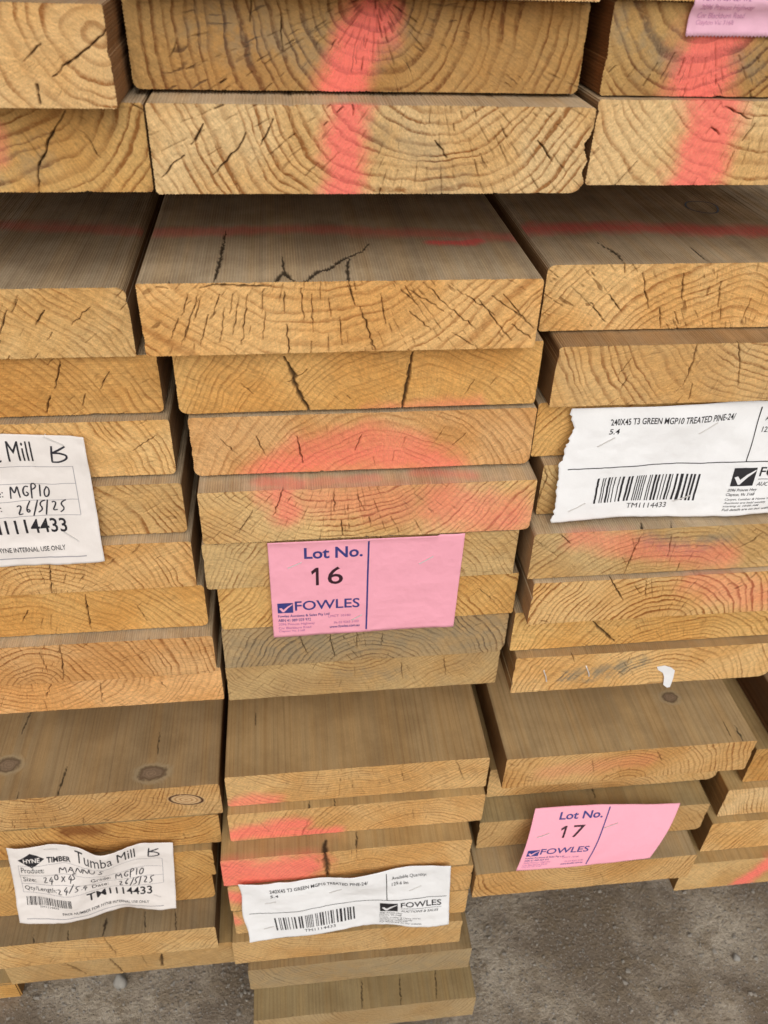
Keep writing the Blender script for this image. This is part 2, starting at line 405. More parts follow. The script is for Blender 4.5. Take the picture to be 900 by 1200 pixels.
CRACK = {
 'C2': [(0.62, [(29.5, 39.8), (27.1, 33.2), (24.6, 26.5)]), (0.62, [(37.8, 38.1), (34.5, 30.4), (31.2, 22.5)]), (0.62, [(47.9, 39.5), (45.5, 32.9), (43.2, 26.1)]), (0.62, [(55.9, 39.4), (54.4, 33.3), (52.9, 27.0)]), (0.62, [(59.2, 37.2), (56.6, 25.6), (53.9, 13.7)]), (0.62, [(64.4, 38.7), (61.5, 23.0), (58.5, 6.8)]), (0.62, [(73.4, 39.1), (72.8, 32.9), (72.2, 26.7)]), (0.62, [(74.3, 27.7), (73.1, 18.9), (71.8, 9.9)]), (0.62, [(40.2, 26.7), (37.0, 17.2), (33.7, 7.4)]), (0.62, [(50.2, 30.9), (47.9, 19.7), (45.6, 8.2)]), (0.62, [(22.3, 24.4), (19.5, 18.1), (16.7, 11.7)]), (0.62, [(28.5, 20.9), (25.5, 14.3), (22.4, 7.6)]), (0.62, [(173.3, 41.8), (179.8, 35.5), (186.4, 29.0)]), (0.62, [(186.4, 29.0), (195.6, 21.8), (205.0, 14.4)]), (0.62, [(162.5, 26.6), (169.5, 20.3), (176.7, 13.9)]), (0.62, [(196.4, 37.1), (206.4, 30.0), (216.7, 22.8)]), (0.62, [(213.6, 35.7), (224.9, 27.7), (236.4, 19.6)]), (0.62, [(156.6, 40.5), (162.1, 35.5), (167.6, 30.4)]), (0.62, [(190.4, 11.8), (197.7, 7.3), (205.0, 2.7)]), (0.62, [(228.4, 16.8), (235.2, 11.7), (242.1, 6.6)]), (0.62, [(102.4, 38.6), (102.6, 26.4), (102.9, 13.8)]), (0.62, [(112.6, 35.8), (113.3, 29.8), (114.0, 23.7)]), (0.62, [(119.3, 23.6), (120.0, 14.2), (120.8, 4.7)]), (0.62, [(144.2, 38.0), (146.0, 28.3), (147.9, 18.5)]), (1.1, [(86.8, 19.7), (87.5, 9.5), (88.1, -1.5)]), (0.8, [(86.2, 40.5), (85.6, 28.1)]), (1.0, [(123.9, 43.6), (126.5, 38.2), (128.7, 31.1)]), (1.0, [(131.8, 30.0), (137.3, 14.2), (141.9, 0.1)]), (0.8, [(35.5, 39.7), (28.8, 23.7), (24.2, 9.9)]), (1.2, [(11.9, 44.3), (18.2, 43.4)]), (1.3, [(36.8, 43.4), (44.9, 45.3), (69.7, 43.9), (78.8, 44.3)]), (0.7, [(96.4, 42.4), (97.3, 22.3)]), (0.6, [(161.8, 40.4), (183.9, 26.2)]), (0.6, [(204.7, 34.2), (229.9, 5.1)]), (0.6, [(220.5, 36.7), (242.7, 13.6)])],
 'C3': [(2.2, [(70.9, 39.9), (73.9, 33.1), (77.0, 26.2), (76.3, 23.1), (80.4, 11.5), (86.4, -1.2)]), (1.2, [(72.4, 21.9), (77.5, 24.3), (85.5, 30.9)]), (2.0, [(154.9, 41.4), (153.3, 29.7), (152.1, 18.2), (150.8, 9.2), (149.5, -1.4)]), (0.6, [(42.3, 21.6), (49.5, 13.7)]), (0.6, [(192.6, 9.2), (198.1, 20.1)])],
 'C4': [(1.1, [(72.5, 30.2), (74.0, 20.4), (76.0, 7.5)]), (0.8, [(44.6, 30.7), (49.6, 16.5)]), (0.8, [(117.4, 29.2), (112.8, 16.7)]), (0.7, [(20.3, 29.6), (30.9, 17.3)]), (0.6, [(182.2, 18.1), (191.2, 27.7)])],
 'C5': [(0.9, [(59.4, 47.2), (55.2, 34.1), (51.2, 23.8)]), (0.7, [(94.3, 41.0), (94.8, 24.4)]), (0.7, [(110.6, 38.7), (116.3, 24.8)]), (1.1, [(99.7, 16.5), (100.9, 2.2)]), (0.7, [(37.1, 29.1), (26.1, 9.0)])],
 'C7': [(0.6, [(204.8, 29.4), (220.4, 14.2)])],
 'C8': [(0.7, [(61.0, 37.5), (68.6, 9.8)]), (0.8, [(86.6, 34.3), (90.6, 5.8)]), (0.7, [(109.7, 34.4), (109.2, 14.4)]), (0.6, [(130.3, 30.7), (129.9, 16.7)])],
 'C9': [(0.6, [(148.7, 34.4), (151.1, 13.6)]), (0.6, [(185.7, 37.5), (188.9, 15.5)])],
 'C10': [(0.8, [(211.6, 42.7), (217.3, 23.8), (222.6, 9.8)]), (0.5, [(160.4, 32.3), (163.4, 18.8)])],
 'C11': [(0.8, [(75.7, 30.2), (72.1, 15.2), (67.7, 1.5)]), (0.5, [(25.9, 33.2), (37.3, 10.4)])],
 'C12': [(4.2, [(98.1, 42.0), (99.1, 27.0), (100.0, 0.7)]), (0.6, [(128.0, 44.6), (128.3, 22.2)])],
 'C0': [(0.8, [(64.2, 41.8), (63.1, 32.4)]), (0.6, [(79.3, 34.6), (79.1, 19.1)]), (0.6, [(24.6, 22.2), (21.3, 16.3)])],
 'C1': [(1.2, [(28.4, 35.3), (25.3, 30.3), (21.3, 25.3)]), (1.0, [(17.2, 20.2), (9.5, 14.6), (4.3, 9.0)]), (0.9, [(50.0, 31.3), (46.5, 25.4)]), (0.9, [(46.9, 25.4), (37.2, 16.0), (31.3, 10.3)]), (1.2, [(207.3, 28.2), (212.9, 22.5), (217.1, 17.1)]), (0.8, [(150.6, 27.9), (157.8, 19.2)]), (0.7, [(105.8, 49.6), (106.3, 40.3)]), (0.8, [(64.5, 38.0), (57.6, 25.4)])],
 'L0': [(1.6, [(203.4, 10.5), (203.2, 6.1), (203.2, 2.3)]), (1.0, [(241.3, 35.0), (226.7, 24.6), (219.1, 19.8), (211.7, 14.3)]), (0.7, [(209.0, 27.9), (199.7, 20.7)])],
 'L1': [(1.3, [(200.6, 40.6), (192.7, 30.4), (189.2, 26.3), (187.3, 20.8), (181.8, 13.6), (180.3, 8.4), (179.5, 0.5)]), (0.6, [(208.6, 28.4), (214.5, 17.9)])],
 'L2': [(1.0, [(166.3, 33.2), (162.4, 25.4), (158.5, 17.4)]), (1.0, [(188.6, 32.8), (181.4, 23.3)]), (0.8, [(216.6, 34.5), (203.1, 22.8)]), (0.6, [(173.9, 39.7), (169.1, 32.0)])],
 'L3': [(1.1, [(177.6, 40.3), (174.5, 30.5), (170.3, 20.4)]), (1.2, [(166.5, 15.4), (161.6, 2.4)]), (0.8, [(207.7, 32.0), (200.0, 19.5)]), (0.7, [(189.4, 16.0), (186.2, 7.5)])],
 'L4': [(0.8, [(230.2, 33.4), (212.3, 21.5)])],
 'L6': [(1.2, [(136.6, 34.3), (134.3, 17.0), (132.1, -0.0)]), (0.6, [(175.8, 40.0), (167.4, 26.5)])],
 'L7': [(1.3, [(150.4, 40.1), (149.3, 23.1), (148.2, 2.7)]), (0.8, [(185.5, 27.6), (192.6, 8.6)]), (0.7, [(105.5, 27.4), (99.2, 16.0)])],
 'L8': [(1.1, [(122.1, 41.9), (120.6, 24.6), (117.2, 3.8)]), (0.7, [(105.3, 35.7), (107.0, 12.9)])],
 'L9': [(0.8, [(140.3, 31.1), (138.0, 5.5)]), (0.8, [(101.7, 32.7), (94.7, 18.6)]), (0.7, [(188.5, 28.5), (193.5, 18.4)])],
 'L10': [(0.9, [(113.4, 9.3), (113.0, -1.7)]), (0.6, [(53.4, 16.6), (49.6, 3.6)])],
 'L14': [(1.4, [(129.9, 44.3), (133.5, 26.0), (137.4, 3.5)])],
 'L15': [(2.0, [(59.7, 33.6), (67.5, 20.6), (75.9, 5.2)]), (2.2, [(104.2, 33.4), (109.3, 17.1), (114.3, -1.4)]), (3.0, [(157.0, 33.4), (154.3, 5.4)]), (0.7, [(136.5, 35.9), (139.9, 10.5)])],
 'R1': [(1.0, [(67.9, 31.2), (73.5, 27.6)]), (0.8, [(72.8, 42.1), (89.7, 35.7)]), (0.8, [(92.9, 33.5), (88.1, 24.5)])],
 'R2': [(0.9, [(51.8, 47.3), (52.7, 40.4)]), (0.9, [(44.5, 25.9), (56.0, 13.6)]), (0.9, [(33.2, 20.1), (46.0, 6.4)]), (0.9, [(65.0, 40.3), (70.7, 25.5), (74.9, 15.1)]), (0.9, [(93.4, 39.9), (96.8, 22.0)]), (0.8, [(82.5, 16.2), (86.9, 0.6)]), (0.8, [(93.6, 12.9), (99.1, 3.5)]), (0.8, [(121.4, 33.7), (124.8, 15.4)]), (0.8, [(146.5, 21.2), (145.1, 5.7)])],
 'R3': [(1.2, [(90.8, 54.0), (96.0, 50.2), (96.7, 31.9), (93.9, 14.2)]), (1.0, [(100.5, 15.4), (101.2, 3.2)]), (0.9, [(125.0, 48.3), (130.9, 31.0), (135.1, 13.0)]), (0.7, [(52.0, 36.2), (45.7, 23.6)]), (0.8, [(53.0, 23.4), (48.8, 11.6)])],
 'R5': [(0.9, [(0.9, 43.1), (4.3, 33.9), (1.8, 20.0), (-0.1, 10.6)])],
 'R6': [(1.2, [(84.0, 38.2), (81.3, 25.8), (79.7, 11.3), (78.5, 0.8)]), (1.2, [(20.7, 42.7), (28.7, 34.1)]), (0.8, [(107.9, 36.7), (110.3, 16.2)]), (1.4, [(164.2, 20.6), (174.9, 26.8), (181.4, 34.9)])],
 'R7': [(1.2, [(59.5, 47.6), (67.7, 34.5), (75.9, 22.0)]), (0.6, [(90.5, 41.9), (94.7, 23.4)])],
 'R8': [(2.0, [(68.5, 29.8), (76.3, 20.1), (81.9, 14.6), (92.5, 3.3)])],
 'R9': [(0.8, [(48.0, 47.1), (52.3, 35.2)]), (0.7, [(101.9, 41.3), (100.9, 28.6)])],
 'R10': [(0.7, [(83.4, 35.2), (89.0, 14.6)]), (0.7, [(146.0, 40.6), (155.1, 23.8)])],
}
TOPCRACK = {
 'C2': [(1.2, [(48.4, 92.0), (48.0, 58.9), (46.9, 25.9), (45.2, -2.6)]), (1.8, [(45.3, -3.9), (65.1, -7.2), (77.9, -6.4), (86.7, 16.2), (90.1, 5.1), (96.3, -5.8), (104.6, 11.4), (107.4, 16.9), (116.1, 22.3), (121.7, 33.8), (128.7, 41.2), (137.9, 51.8), (143.0, 64.5)]), (1.3, [(127.9, 38.1), (125.1, 14.9), (124.4, -6.8)]), (1.0, [(19.2, 3.6), (19.4, -8.1)]), (0.8, [(86.0, 42.4), (86.7, 16.2)])],
 'L10': [(1.2, [(101.0, 31.3), (99.2, 13.2), (97.8, -2.5)]), (0.8, [(54.5, 103.1), (50.9, 72.5)]), (0.6, [(180.9, 63.0), (181.2, 36.4)]), (0.6, [(63.4, 7.6), (63.6, 0.6)])],
 'L14': [(1.6, [(131.1, 19.0), (130.4, 7.0), (129.9, -0.6)]), (0.7, [(62.5, 9.4), (63.6, -3.3)]), (0.7, [(95.1, 10.4), (96.5, -1.5)]), (0.7, [(168.7, 22.4), (171.3, -0.4)]), (0.7, [(198.5, 22.2), (201.4, -0.8)])],
 'R2': [(1.2, [(46.7, 42.3), (52.6, 20.4), (51.8, 1.4)]), (0.8, [(109.3, 32.2), (110.8, -1.9)])],
 'R10': [(1.0, [(231.3, 19.1), (231.3, 0.9)]), (0.6, [(222.6, 25.0), (221.6, 7.7)])],
 'R12': [(1.2, [(127.1, 42.1), (124.1, 30.0), (122.7, 17.0)])],
 'C12': [(3.2, [(99.5, 11.5), (97.6, 5.5), (98.7, -4.2)]), (0.8, [(129.6, 17.7), (128.0, 0.0)])],
 'C11': [(0.9, [(76.4, 9.2), (74.2, -6.8)]), (0.8, [(99.6, 8.9), (99.7, -3.0)])],
 'C17': [(0.8, [(117.4, 30.0), (114.7, 0.7)]), (0.8, [(159.1, 31.3), (156.9, -0.1)]), (0.7, [(199.5, 33.6), (195.8, -0.6)])],
 'R6': [(1.2, [(84.9, 8.2), (80.8, -8.1)]), (0.8, [(108.7, 8.6), (102.7, -9.7)])],
 'C10': [(0.5, [(27.5, 71.1), (26.9, 55.8)])],
}
PAINT_END = {
 'C0': [(13.6, 1.25, [(127.8, 33.5), (116.8, 19.7), (109.0, -0.9)]), (8.1, 0.45, [(127.5, 43.0), (127.0, 27.7)])],
 'C1': [(12.3, 1.25, [(105.4, 51.2), (102.8, 29.9), (101.0, 2.7)])],
 'R0': [(17.9, 1.25, [(60.1, 34.4), (54.8, 14.2), (55.0, 0.8)]), (9.8, 0.6, [(42.7, 0.7), (45.2, 10.0)])],
 'R1': [(16.5, 1.25, [(66.2, 44.2), (67.9, 31.2), (66.9, 13.0), (63.1, 0.3)])],
 'L1': [(5.9, 0.4, [(163.5, 32.3), (163.4, 17.8)])],
 'C3': [(8.3, 0.45, [(125.4, -4.6), (166.7, -2.0), (202.6, -1.2)])],
 'C4': [(15.6, 0.72, [(48.6, -2.2), (73.0, 8.4), (115.2, 15.1), (158.2, 8.2), (180.7, -2.4)]), (13.2, 0.6, [(73.3, 18.3), (121.0, 27.6), (157.7, 16.9)]), (15.6, 0.45, [(97.1, 5.1), (145.9, 6.6)])],
 'C5': [(15.3, 0.72, [(55.1, 43.0), (62.2, 27.7)]), (23.9, 0.6, [(173.8, 27.9), (206.8, 14.4), (223.3, 11.1)]), (20.4, 0.38, [(81.6, 36.5), (142.6, 29.5)])],
 'C10': [(12.5, 0.7, [(3.5, 0.2), (25.9, 6.5), (39.8, 1.9)])],
 'C11': [(12.6, 0.95, [(0.4, 8.8), (40.9, 17.0), (66.6, 18.9)]), (10.4, 0.95, [(24.5, 10.9), (64.6, 6.3), (98.8, -0.3)])],
 'C12': [(23.4, 1.0, [(-7.4, 29.5), (31.9, 19.9), (79.1, 24.2)]), (17.6, 1.0, [(-0.1, 3.9), (72.2, 13.2)])],
 'C13': [(11.3, 0.95, [(-4.7, 30.4), (11.3, 24.3)])],
 'C14': [(8.4, 0.8, [(-6.4, 35.5), (1.3, 25.5)])],
 'R6': [(13.4, 0.5, [(35.4, 41.1), (78.0, 28.5), (114.3, 19.4), (157.9, 13.2)])],
 'R7': [(18.7, 0.4, [(135.6, 38.8), (176.4, 22.0), (196.7, 15.8)])],
 'F4': [(11.9, 1.1, [(68.5, -27.4), (80.4, 7.0), (104.7, 48.0)])],
 'R10': [(11.9, 0.2, [(40.9, 20.7), (140.4, 28.2)])],
}
TOPPAINT = {
 'L2': [(11.3, 0.5, [(117.9, 122.6), (172.9, 114.0), (241.1, 103.3)])],
 'C2': [(10.3, 0.55, [(-4.3, 89.7), (97.8, 94.5), (167.4, 86.0), (249.5, 73.7)]), (5.6, 1.1, [(185.1, 66.7), (207.9, 64.5), (217.6, 69.3)])],
 'R2': [(13.2, 0.85, [(-13.3, 70.4), (56.6, 72.7), (119.1, 67.7), (193.4, 58.6)])],
 'C5': [(8.1, 0.5, [(46.4, 9.7), (70.1, 5.0)]), (5.9, 0.3, [(76.2, 7.7), (124.8, 9.6)]), (7.3, 0.4, [(156.5, 16.1), (192.8, 9.3)])],
}
STAIN = {
 'C8': [(23.5, 0.62, [(19.2, 17.3), (82.3, 26.8), (146.1, 26.4), (211.2, 26.0)])],
 'R6': [(9.7, 0.8, [(90.2, 34.5), (119.6, 25.9), (152.8, 30.7)])],
 'R9': [(9.4, 0.9, [(45.8, 15.3), (76.1, 17.8), (112.7, 27.5)])],
 'C1': [(13.5, 0.4, [(118.2, 34.2), (146.5, 19.2), (157.0, 5.8)])],
 'C0': [(12.9, 0.5, [(44.4, 30.2), (78.8, 23.0), (119.0, 19.7), (145.8, 31.9)])],
 'R0': [(11.0, 0.6, [(6.5, 33.5), (38.8, 16.1), (81.7, 18.7)])],
 'L1': [(9.7, 0.4, [(161.8, 11.4), (184.9, 17.9)])],
 'C9': [(7.4, 0.4, [(97.3, 24.2), (149.4, 19.3)])],
 'C16': [(26.7, 0.5, [(-2.0, 20.1), (239.4, 16.5)])],
}
KNOT = {
 'L10': [(208.4, 25.6, 16.7, 8.4)],
}
TOPKNOT = {
 'L10': [(178.6, 16.9, 12.4, 7.5), (47.4, 38.0, 10.0, 7.7)],
 'R10': [(181.2, 58.7, 7.8, 6.4)],
}

# pith x, z from the board's centre (mm), ring spacing | ring contrast, hairline checks, weathering | tone | random checks | label
T_TAN, T_PALE, T_GOLD, T_ORANGE, T_OLIVE, T_DUN, T_DARK = (0.70, 0.450, 0.185), (0.73, 0.505, 0.240), (0.64, 0.385, 0.130), (0.67, 0.395, 0.165), (0.58, 0.390, 0.165), (0.48, 0.345, 0.170), (0.46, 0.275, 0.092)
LOOK = {
 'C20': ((0, -60, 5), (.6, .5, 0), T_PALE, 4, 'board showing only a thin pale sliver at the very top of the middle stack'),
 'C0': ((6, 24, 6.0), (1.0, 1.35, .25), T_DARK, 56, 'dark brown board with bold grey rings and a pink spray streak, top of middle stack'),
 'C1': ((28, 62, 5.6), (1.0, .8, .05), T_PALE, 48, 'pale board with wavy dark rings and red spray patch, under the dark ringed board'),
 'C2': ((-15, 95, 6.5), (.62, .9, 0), T_TAN, 72, 'wide board whose grey ribbed top is split by a jagged black crack'),
 'C3': ((40, -75, 4.2), (.45, .3, .05), T_GOLD, 6, 'golden board end split by two wide black cracks'),
 'C4': ((12, -62, 5.), (.5, .3, 0), T_ORANGE, 6, 'board end with an arch of coral spray, below the one with two wide cracks'),
 'C5': ((-20, 78, 4.), (.75, .7, .3), T_TAN, 48, 'finely cracked board end with two coral spray patches, above the Lot No. 16 card'),
 'C6': ((20, -60, 4.4), (.7, .6, .25), T_OLIVE, 20, 'board end mostly behind the upper half of the Lot No. 16 card'),
 'C7': ((0, -80, 4.6), (.8, .4, 0), T_GOLD, 11, 'board end mostly behind the lower half of the Lot No. 16 card'),
 'C8': ((5, -48, 4.6), (.9, .8, .75), T_DUN, 24, 'grey stained board end with dark radial cracks, just under the Lot No. 16 card'),
 'C9': ((-10, 95, 3.8), (.6, .6, .5), T_OLIVE, 20, 'olive board end, lowest before the long brown board top under the Lot No. 16 card'),
 'C10': ((-10, 140, 3.4), (.6, .5, .2), T_TAN, 24, 'smooth brown board with a wide plain top, no knots or cracks, middle stack'),
 'C11': ((60, -60, 4.2), (.6, .5, .2), T_TAN, 12, 'board end with a coral patch on its left half, under the plain brown top'),
 'C12': ((10, -70, 4.), (.5, .4, .1), T_TAN, 9, 'board end painted coral on the left of a thick black vertical crack'),
 'C13': ((-10, -60, 4.), (.5, .4, .1), T_TAN, 6, 'board end nearly hidden behind the top of the crumpled white barcode label'),
 'C14': ((20, 80, 4.), (.5, .4, .15), T_TAN, 6, 'board end behind the bottom half of the crumpled white barcode label'),
 'C15': ((-20, 85, 4.2), (.55, .4, .3), T_TAN, 8, 'board end with a small brown nick, peeping out below the crumpled white barcode label'),
 'C16': ((0, 70, 4.), (.5, .4, .6), T_DUN, 6, 'dull grey brown board end, last but one at the foot of the middle stack'),
 'C17': ((30, 60, 4.), (.5, .4, .5), T_DUN, 6, 'lowest board of the middle stack, jutting over the concrete with a cracked olive top'),
 'L0': ((112, 12, 7.0), (.95, .5, 0), T_PALE, 8, 'bright yellow board end with bold folded rings in the top left corner'),
 'L1': ((30, 60, 6.5), (.9, .6, .1), T_GOLD, 8, 'gold board end with long diagonal crack and grey rings, under the bright yellow corner board'),
 'L2': ((-20, -110, 5.4), (.6, .6, 0), T_TAN, 20, 'board with grey ribbed top and slanting rings, left of the jagged cracked board'),
 'L3': ((-60, -90, 5.), (.5, .6, 0), T_GOLD, 17, 'cracked plain board end directly above the large handwritten tag'),
 'L4': ((-40, -50, 5.2), (.65, .4, 0), T_TAN, 6, 'board end behind the top of the large handwritten tag'),
 'L5': ((-10, -60, 5.2), (.9, .8, 0), T_OLIVE, 19, 'board end with strong diagonal rings behind the middle of the large handwritten tag'),
 'L6': ((10, -45, 4.8), (.8, .8, 0), T_TAN, 32, 'board end with arched rings and central crack, under the bottom of the large handwritten tag'),
 'L7': ((-30, -95, 5.4), (.5, .4, 0), T_GOLD, 11, 'plain golden board end with two short cracks, second below the large handwritten tag'),
 'L8': ((-22, -28, 4.8), (.8, .6, 0), T_ORANGE, 24, 'orange board end with oval rings, rounded right corner and ribbed grey top strip'),
 'L9': ((-30, 60, 4.6), (.65, .5, 0), T_ORANGE, 19, 'thin looking board end right above the wide knotty brown board top'),
 'L10': ((-45, 60, 3.6), (.9, .8, .2), T_TAN, 48, 'board with two round knots in its wide top and an oval knot in its end'),
 'L11': ((70, 75, 4.), (.8, .5, .1), T_GOLD, 6, 'board end with a burnt orange blotch, just above the wavy handwritten tag'),
 'L12': ((30, -60, 4.), (.7, .4, .1), T_GOLD, 6, 'board end mostly covered by the top of the wavy handwritten tag'),
 'L13': ((20, 60, 4.2), (.6, .4, .1), T_GOLD, 6, 'board end behind the lower edge of the wavy handwritten tag'),
 'L14': ((0, 75, 4.2), (.6, .5, .2), T_TAN, 11, 'board with dark streaked top and crack over its edge, below the wavy handwritten tag'),
 'L15': ((20, 110, 5.), (.35, .3, .35), T_OLIVE, 4, 'dull set back board end with three dark cracks, lowest in the left stack'),
 'R20': ((0, -60, 6), (.6, .4, 0), T_GOLD, 4, 'board showing only a thin strip beside the cut off pink card at the top'),
 'R0': ((-70, 35, 6.2), (1.05, 1., .25), T_DARK, 35, 'dark board with grey curved rings and red spray under the cut off pink card'),
 'R1': ((-20, 75, 6.), (.8, .8, 0), T_PALE, 20, 'pale yellow red sprayed board end, under the dark one with the cut off pink card'),
 'R2': ((22, -85, 5.6), (.8, 1., 0), T_TAN, 48, 'heavily checked board whose shadowed top carries a red line and a pen ring'),
 'R3': ((40, 75, 5.4), (.7, .6, .3), T_TAN, 20, 'tan board end with a forked dark crack, just above the large white barcode label'),
 'R4': ((-20, -60, 4.4), (.7, .4, 0), T_GOLD, 4, 'upper of two board ends peeping out at the torn edge of the large barcode label'),
 'R5': ((-30, 70, 4.6), (.7, .4, .1), T_OLIVE, 4, 'lower of two board ends peeping out at the torn edge of the large barcode label'),
 'R6': ((-10, -80, 4.4), (.7, .5, .3), T_OLIVE, 12, 'board end smeared with orange and grey paint, right under the large white barcode label'),
 'R7': ((-8, -42, 5.2), (1.15, 1., 0), T_TAN, 32, 'board end with crisp dark arches of rings and a faint pink corner'),
 'R8': ((40, -65, 4.6), (.75, .5, 0), T_GOLD, 8, 'set back golden board end with one thick diagonal crack'),
 'R9': ((20, -45, 4.8), (.7, .4, .05), T_TAN, 8, 'board end with a grey smear, old staples and a torn scrap of white paper'),
 'R10': ((0, -30, 4.4), (.7, .6, 0), T_TAN, 17, 'board with a broad brown top holding one dark knot, right of the middle stack'),
 'R11': ((0, -70, 4.), (.6, .4, .1), T_TAN, 4, 'shadowed board tucked back under the broad top with one dark knot'),
 'R12': ((20, -60, 4.), (.6, .4, .15), T_OLIVE, 4, 'board with olive top behind the upper edge of the Lot No. 17 card'),
 'R13': ((0, 45, 4.), (.75, .5, .05), T_TAN, 4, 'board under the lower edge of the Lot No. 17 card, hanging over bare concrete'),
 'F0': ((0, -50, 4.), (.6, .4, 0), T_GOLD, 0, 'board showing only its dark brown long side at the right picture edge'),
 'F1': ((30, -50, 4.6), (.7, .4, 0), T_GOLD, 3, 'gold board corner at the right edge beside the broad top with one dark knot'),
 'F2': ((30, 40, 3.6), (.9, .5, 0), T_PALE, 3, 'pale board corner with close rings and a white chip, at the right edge'),
 'F3': ((40, -60, 5.), (.9, .5, 0), T_TAN, 4, 'ringed board corner above the one with the red diagonal stripe'),
 'F4': ((20, -70, 4.), (.3, .3, .2), T_TAN, 3, 'lowest right board corner with a red diagonal spray stripe'),
}
G_SIDE = (0.60, 0.47, 0.315)
B_SIDE = (0.45, 0.30, 0.145)
O_SIDE = (0.46, 0.32, 0.15)
SIDE = {'C10': B_SIDE, 'L10': (0.41, 0.275, 0.14), 'R10': (0.47, 0.32, 0.16), 'C11': O_SIDE, 'C12': O_SIDE, 'L14': (0.27, 0.20, 0.115), 'R12': (0.36, 0.275, 0.14), 'R13': (0.37, 0.28, 0.16), 'C17': (0.30, 0.225, 0.115), 'C16': (0.29, 0.21, 0.11), 'L0': (0.50, 0.34, 0.20), 'F0': (0.26, 0.16, 0.09), 'R3': (0.42, 0.28, 0.15), 'R9': (0.42, 0.29, 0.15), 'R0': (0.30, 0.15, 0.06)}
ROUND = {'C1': (2, 2, 3, 9), 'L2': (2, 7, 2, 2), 'R2': (6, 2, 2, 2), 'L8': (2, 4, 3, 7), 'C3': (3, 2, 6, 3), 'C4': (3, 3, 6, 6), 'L4': (2, 3, 3, 5), 'L5': (2, 3, 3, 5), 'L7': (3, 4, 4, 6), 'R9': (2, 2, 2, 10), 'C0': (2, 2, 5, 4), 'R10': (2, 2, 2, 2), 'L3': (2, 3, 2, 5), 'C5': (2, 2, 3, 5), 'R11': (2, 2, 4, 9), 'R12': (2, 2, 3, 6), 'L13': (2, 2, 2, 7)}
NICK = {'C1': [(238, 26, 9, 3.5), (237, 12, 6, 3.0)], 'C8': [(236, 2, 6, 2.5)], 'R0': [(0, 20, 8, 0.8)], 'L10': [(120, 46, 12, 0.8)], 'R3': [(0, 40, 10, 0.8)]}
BLOTCH = {'L11': [(11., 1., [(98, 38), (128, 36)])]}

# ------------------------------------------------------------------ boards
def tag(o, label=None, cat=None, group=None, kind=None):
    if label: o['label'] = label
    if cat: o['category'] = cat
    if group: o['group'] = group
    if kind: o['kind'] = kind
    return o

def mesh_obj(name, verts, faces, mats, parent=None, smooth=False, mat_idx=None):
    me = bpy.data.meshes.new(name)
    me.from_pydata(verts, [], faces); me.update()
    for m in (mats if isinstance(mats, (list, tuple)) else [mats]): me.materials.append(m)
    if mat_idx is not None: me.polygons.foreach_set('material_index', mat_idx)
    if smooth: me.polygons.foreach_set('use_smooth', [True] * len(me.polygons))
    o = bpy.data.objects.new(name, me); COL.objects.link(o)
    if parent: o.parent = parent
    return o

